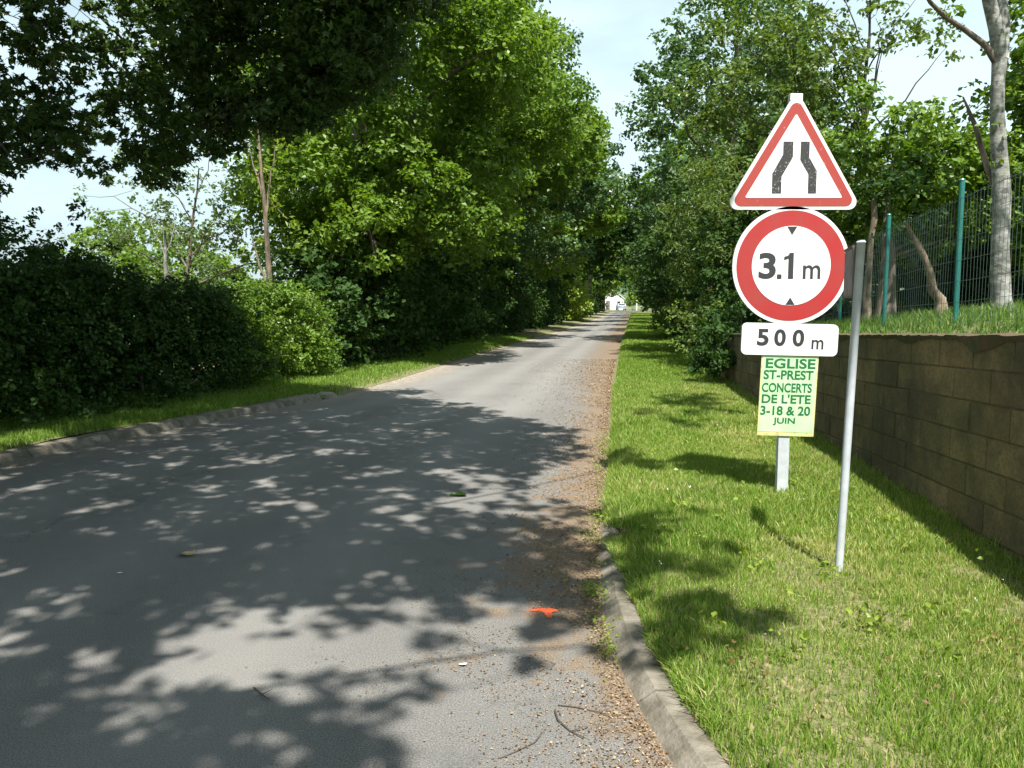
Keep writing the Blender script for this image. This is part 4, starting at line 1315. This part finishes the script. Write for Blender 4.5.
# disc
g = Geo()
zc = zb(1.83); cx = 0.0
circ = lambda r: arc(cx, zc, r, 0, 2 * math.pi * 71 / 72, 72)
g.prism(circ(.428), FR, FR + .018, 0)
g.prism(circ(.400), FR - .002, FR - .0004, 1)
g.prism(circ(.288), FR - .004, FR - .0024, 0)
y_ = FR - .0055
g.text("3", -.175, zc - .095, .126, .190, y_, 2, .030)
g.prism(rrect(.034, .034, .006, -.086, zc - .078), y_, y_ + .001, 2)
g.prism([(-.022, zc - .095), (.016, zc - .095), (.016, zc + .095), (-.014, zc + .095), (-.022, zc + .078)], y_, y_ + .001, 2)
g.prism([(-.054, zc + .040), (-.022, zc + .052), (-.022, zc + .078), (-.032, zc + .072), (-.054, zc + .066)], y_, y_ + .001, 2)
g.text("m", .150, zc - .095, .128, .100, y_, 2, .010)
g.prism([(-.038, zc + .283), (0 - .002, zc + .222), (.034, zc + .283)], y_, y_ + .001, 2)
g.prism([(-.034, zc - .283), (.034, zc - .283), (0, zc - .228)], y_, y_ + .001, 2)
g.build("height_limit_disc", [M['sign_white'], M['sign_red_disc'], M['sign_black']], root)
# distance plate
ph = empty("tmp")
g = Geo()
g.prism(rrect(.712, .235, .04), -.009, .009, 0)
g.prism(rrect(.69, .213, .033), -.0105, -.0094, 0)
for s0, xx in (("5", -.200), ("0", -.074), ("0", .062)):
    g.text(s0, xx, -.050, .086, .125, -.012, 1, .032)
g.text("m", .205, -.067, .088, .070, -.012, 1, .012)
o = g.build("distance_plate", [M['sign_white'], M['sign_black']], root)
o.location = (.01, FR + .009, zb(1.292)); o.rotation_euler = (0, .022, 0)
bpy.data.objects.remove(ph)
# clamps behind the panels
for z in (2.42, 2.72, 1.66, 2.0, 1.29):
    g = Geo(); g.box((0, -.0, zb(z)), (.13, .053, .035), bev=.003); g.box((0, .031, zb(z)), (.11, .012, .03), bev=.002)
    g.build("clamp", M['alu'], root)

o = None
g = Geo()
g.prism([(-.213, -.30), (.210, -.303), (.214, .298), (-.209, .302)], 0, .006, 1)
g.prism([(-.204, -.270), (.200, -.274), (.205, .292), (-.200, .295)], -.0015, -.0004, 0)
for s0, xx, zt, w, h in (("EGLISE", .008, .205, .370, .074), ("ST-PREST", -.003, .122, .370, .070), ("CONCERTS", -.010, .026, .372, .070),
                         ("DE L'ETE", -.010, -.056, .366, .068), ("3-18 & 20", -.012, -.146, .372, .070), ("JUIN", -.018, -.222, .165, .058)):
    g.text(s0, xx, zt, w, h, -.003, 2, .026)
o = g.build("concert_poster", [M['poster'], M['poster_edge'], M['poster_ink']])
o.location = (SX + .012, SY - .034, .872); o.rotation_euler = (0, .022, 0.0)
tag(o, "pale green concert poster with dark green capitals fixed below the 500 m plate", "poster")

# thin grey pole with a small edge-on panel
root = empty("slim_sign_pole", (1.765, 4.2, VZ))
tag(root, "thin leaning grey round pole with a small panel seen edge-on", "sign pole")
g = Geo()
g.tube([(0, 0, -.2), (.0, 0, 0), (.022, 0, .9), (.045, 0, 1.755)], [.0215] * 4, 14)
g.tube([(.045, 0, 1.753), (.045, 0, 1.765)], [.024, .018], 14)
g.build("pole", M['galv'], root, smooth=True)
g = Geo()
a = Vector((.022, .022, 0)); b = Vector((.118, .36, 0)); dd = (b - a).normalized(); nn = Vector((-dd.y, dd.x, 0))
P = []
for (q, zz) in ((a, 1.47), (b, 1.47), (b, 1.735), (a, 1.735)):
    for s in (-.006, .006): P.append(tuple(q + nn * s + Vector((0, 0, zz))))
g.add(P, [[1, 3, 5, 7], [0, 6, 4, 2], [0, 2, 3, 1], [2, 4, 5, 3], [4, 6, 7, 5], [6, 0, 1, 7]])
for zz in (1.472, 1.733):
    g.box(((a.x + b.x) / 2, (a.y + b.y) / 2, zz), ((b - a).length, .022, .012), 1, rot=Euler((0, 0, math.atan2(dd.y, dd.x))))
g.build("small_panel", [M['panel_dark'], M['bark_tan']], root)

# ------------------------------------------------------------------ far end of the road
root = empty("white_house", (23.6, 186, 0)); tag(root, "small white gabled house glimpsed at the end of the tree tunnel", "house")
g = Geo()
g.prism([(-2.3, 0), (2.3, 0), (2.3, 2.5), (0, 4.4), (-2.3, 2.5)], 0, 7, 0); g.build("wall", M['white_wall'], root)
g = Geo()
g.prism([(-2.6, 2.28), (-2.6, 2.5), (0, 4.66), (2.6, 2.5), (2.6, 2.28), (0, 4.43)][::-1], -.2, 7.3, 0); g.build("roof", M['roof'], root)
g = Geo(); g.box((1.1, -.03, 1.5), (.7, .08, .9)); f_ = g.build("window", M['glass'], root)
g = Geo(); g.box((-1.4, -.03, 1.05), (.9, .08, 2.1)); f_ = g.build("door", M['kerb'], root)

root = empty("parked_car", (23.3, 172, 0)); tag(root, "pale silver-blue car parked in front of the white house", "car")
g = Geo()
body = [(-2.0, .35), (2.0, .35), (2.05, .8), (1.9, .95), (1.2, 1.0), (.6, 1.42), (-1.0, 1.45), (-1.7, 1.0), (-2.0, .9)]
V = [(w, p_[0], p_[1]) for w in (-.85, .85) for p_ in body]; n = len(body)
g.add(V, [[i, (i + 1) % n, (i + 1) % n + n, i + n] for i in range(n)]); g.add(V[:n], list(range(n))); g.add(V[n:], list(range(n))[::-1])
g.build("body", M['car'], root)
g = Geo(); g.box((0, -1.42, 1.2), (1.3, .1, .34), rot=Euler((-.9, 0, 0))); g.build("rear_window", M['glass'], root)
for sx in (-.62, .62):
    g = Geo(); g.box((sx, -2.0, .78), (.3, .06, .14)); g.build("tail_light", M['lamp_red'], root)
for sx in (-.8, .8):
    for sy in (-1.3, 1.3):
        g = Geo(); g.tube([(sx - .1, sy, .32), (sx + .1, sy, .32)], .32, 14); w_ = g.build("wheel", M['rubber'], root)
        g = Geo(); g.tube([(sx - .105, sy, .32), (sx + .105, sy, .32)], .2, 12); g.build("rim", M['rim'], w_)

root = empty("white_pole", (24.6, 158.6, 0)); tag(root, "slim white lamp pole at the right of the far road end", "street lamp")
g = Geo(); g.tube([(0, 0, 0), (0, 0, 3.2), (.3, 0, 4.3)], [.11, .09, .08], 8); g.build("pole", M['white_paint'], root)
g = Geo(); g.box((.55, 0, 4.35), (.7, .25, .15), bev=.03); g.build("lamp_head", M['white_paint'], root)
rng = np.random.default_rng(500)
cl = ell((26.5, 176, 2.4), (1.9, 1.5, 1.6), 40, rng, (.5, .8), .2, zcut=.4)
shrub("garden_bush", "yellow-green garden bush to the right of the parked car", "bush", (26.5, 176, 0), cl, M['yellow'], per=30, size=.28, seed=501)
for i, (x, y, h, lb) in enumerate([(12, 196, 13, "left of the far trees behind the white house"), (21, 204, 15, "tall middle far tree right behind the white house"), (33, 198, 13, "right of the far trees behind the white house"), (44, 192, 14, "farthest right tree behind the lamp pole")]):
    rng = np.random.default_rng(510 + i)
    cl = ell((x, y, h * .55), (5.5, 4, h * .42), 60, rng, (1.0, 1.7), .4)
    tree("far_tree", lb, "tree", (x, y, 0), (x, y, h * .8), .3, cl, M['oak'], M['bark'], per=9, size=.55, seed=520 + i, nmain=5, twigs=.1, group="trees behind the white house")
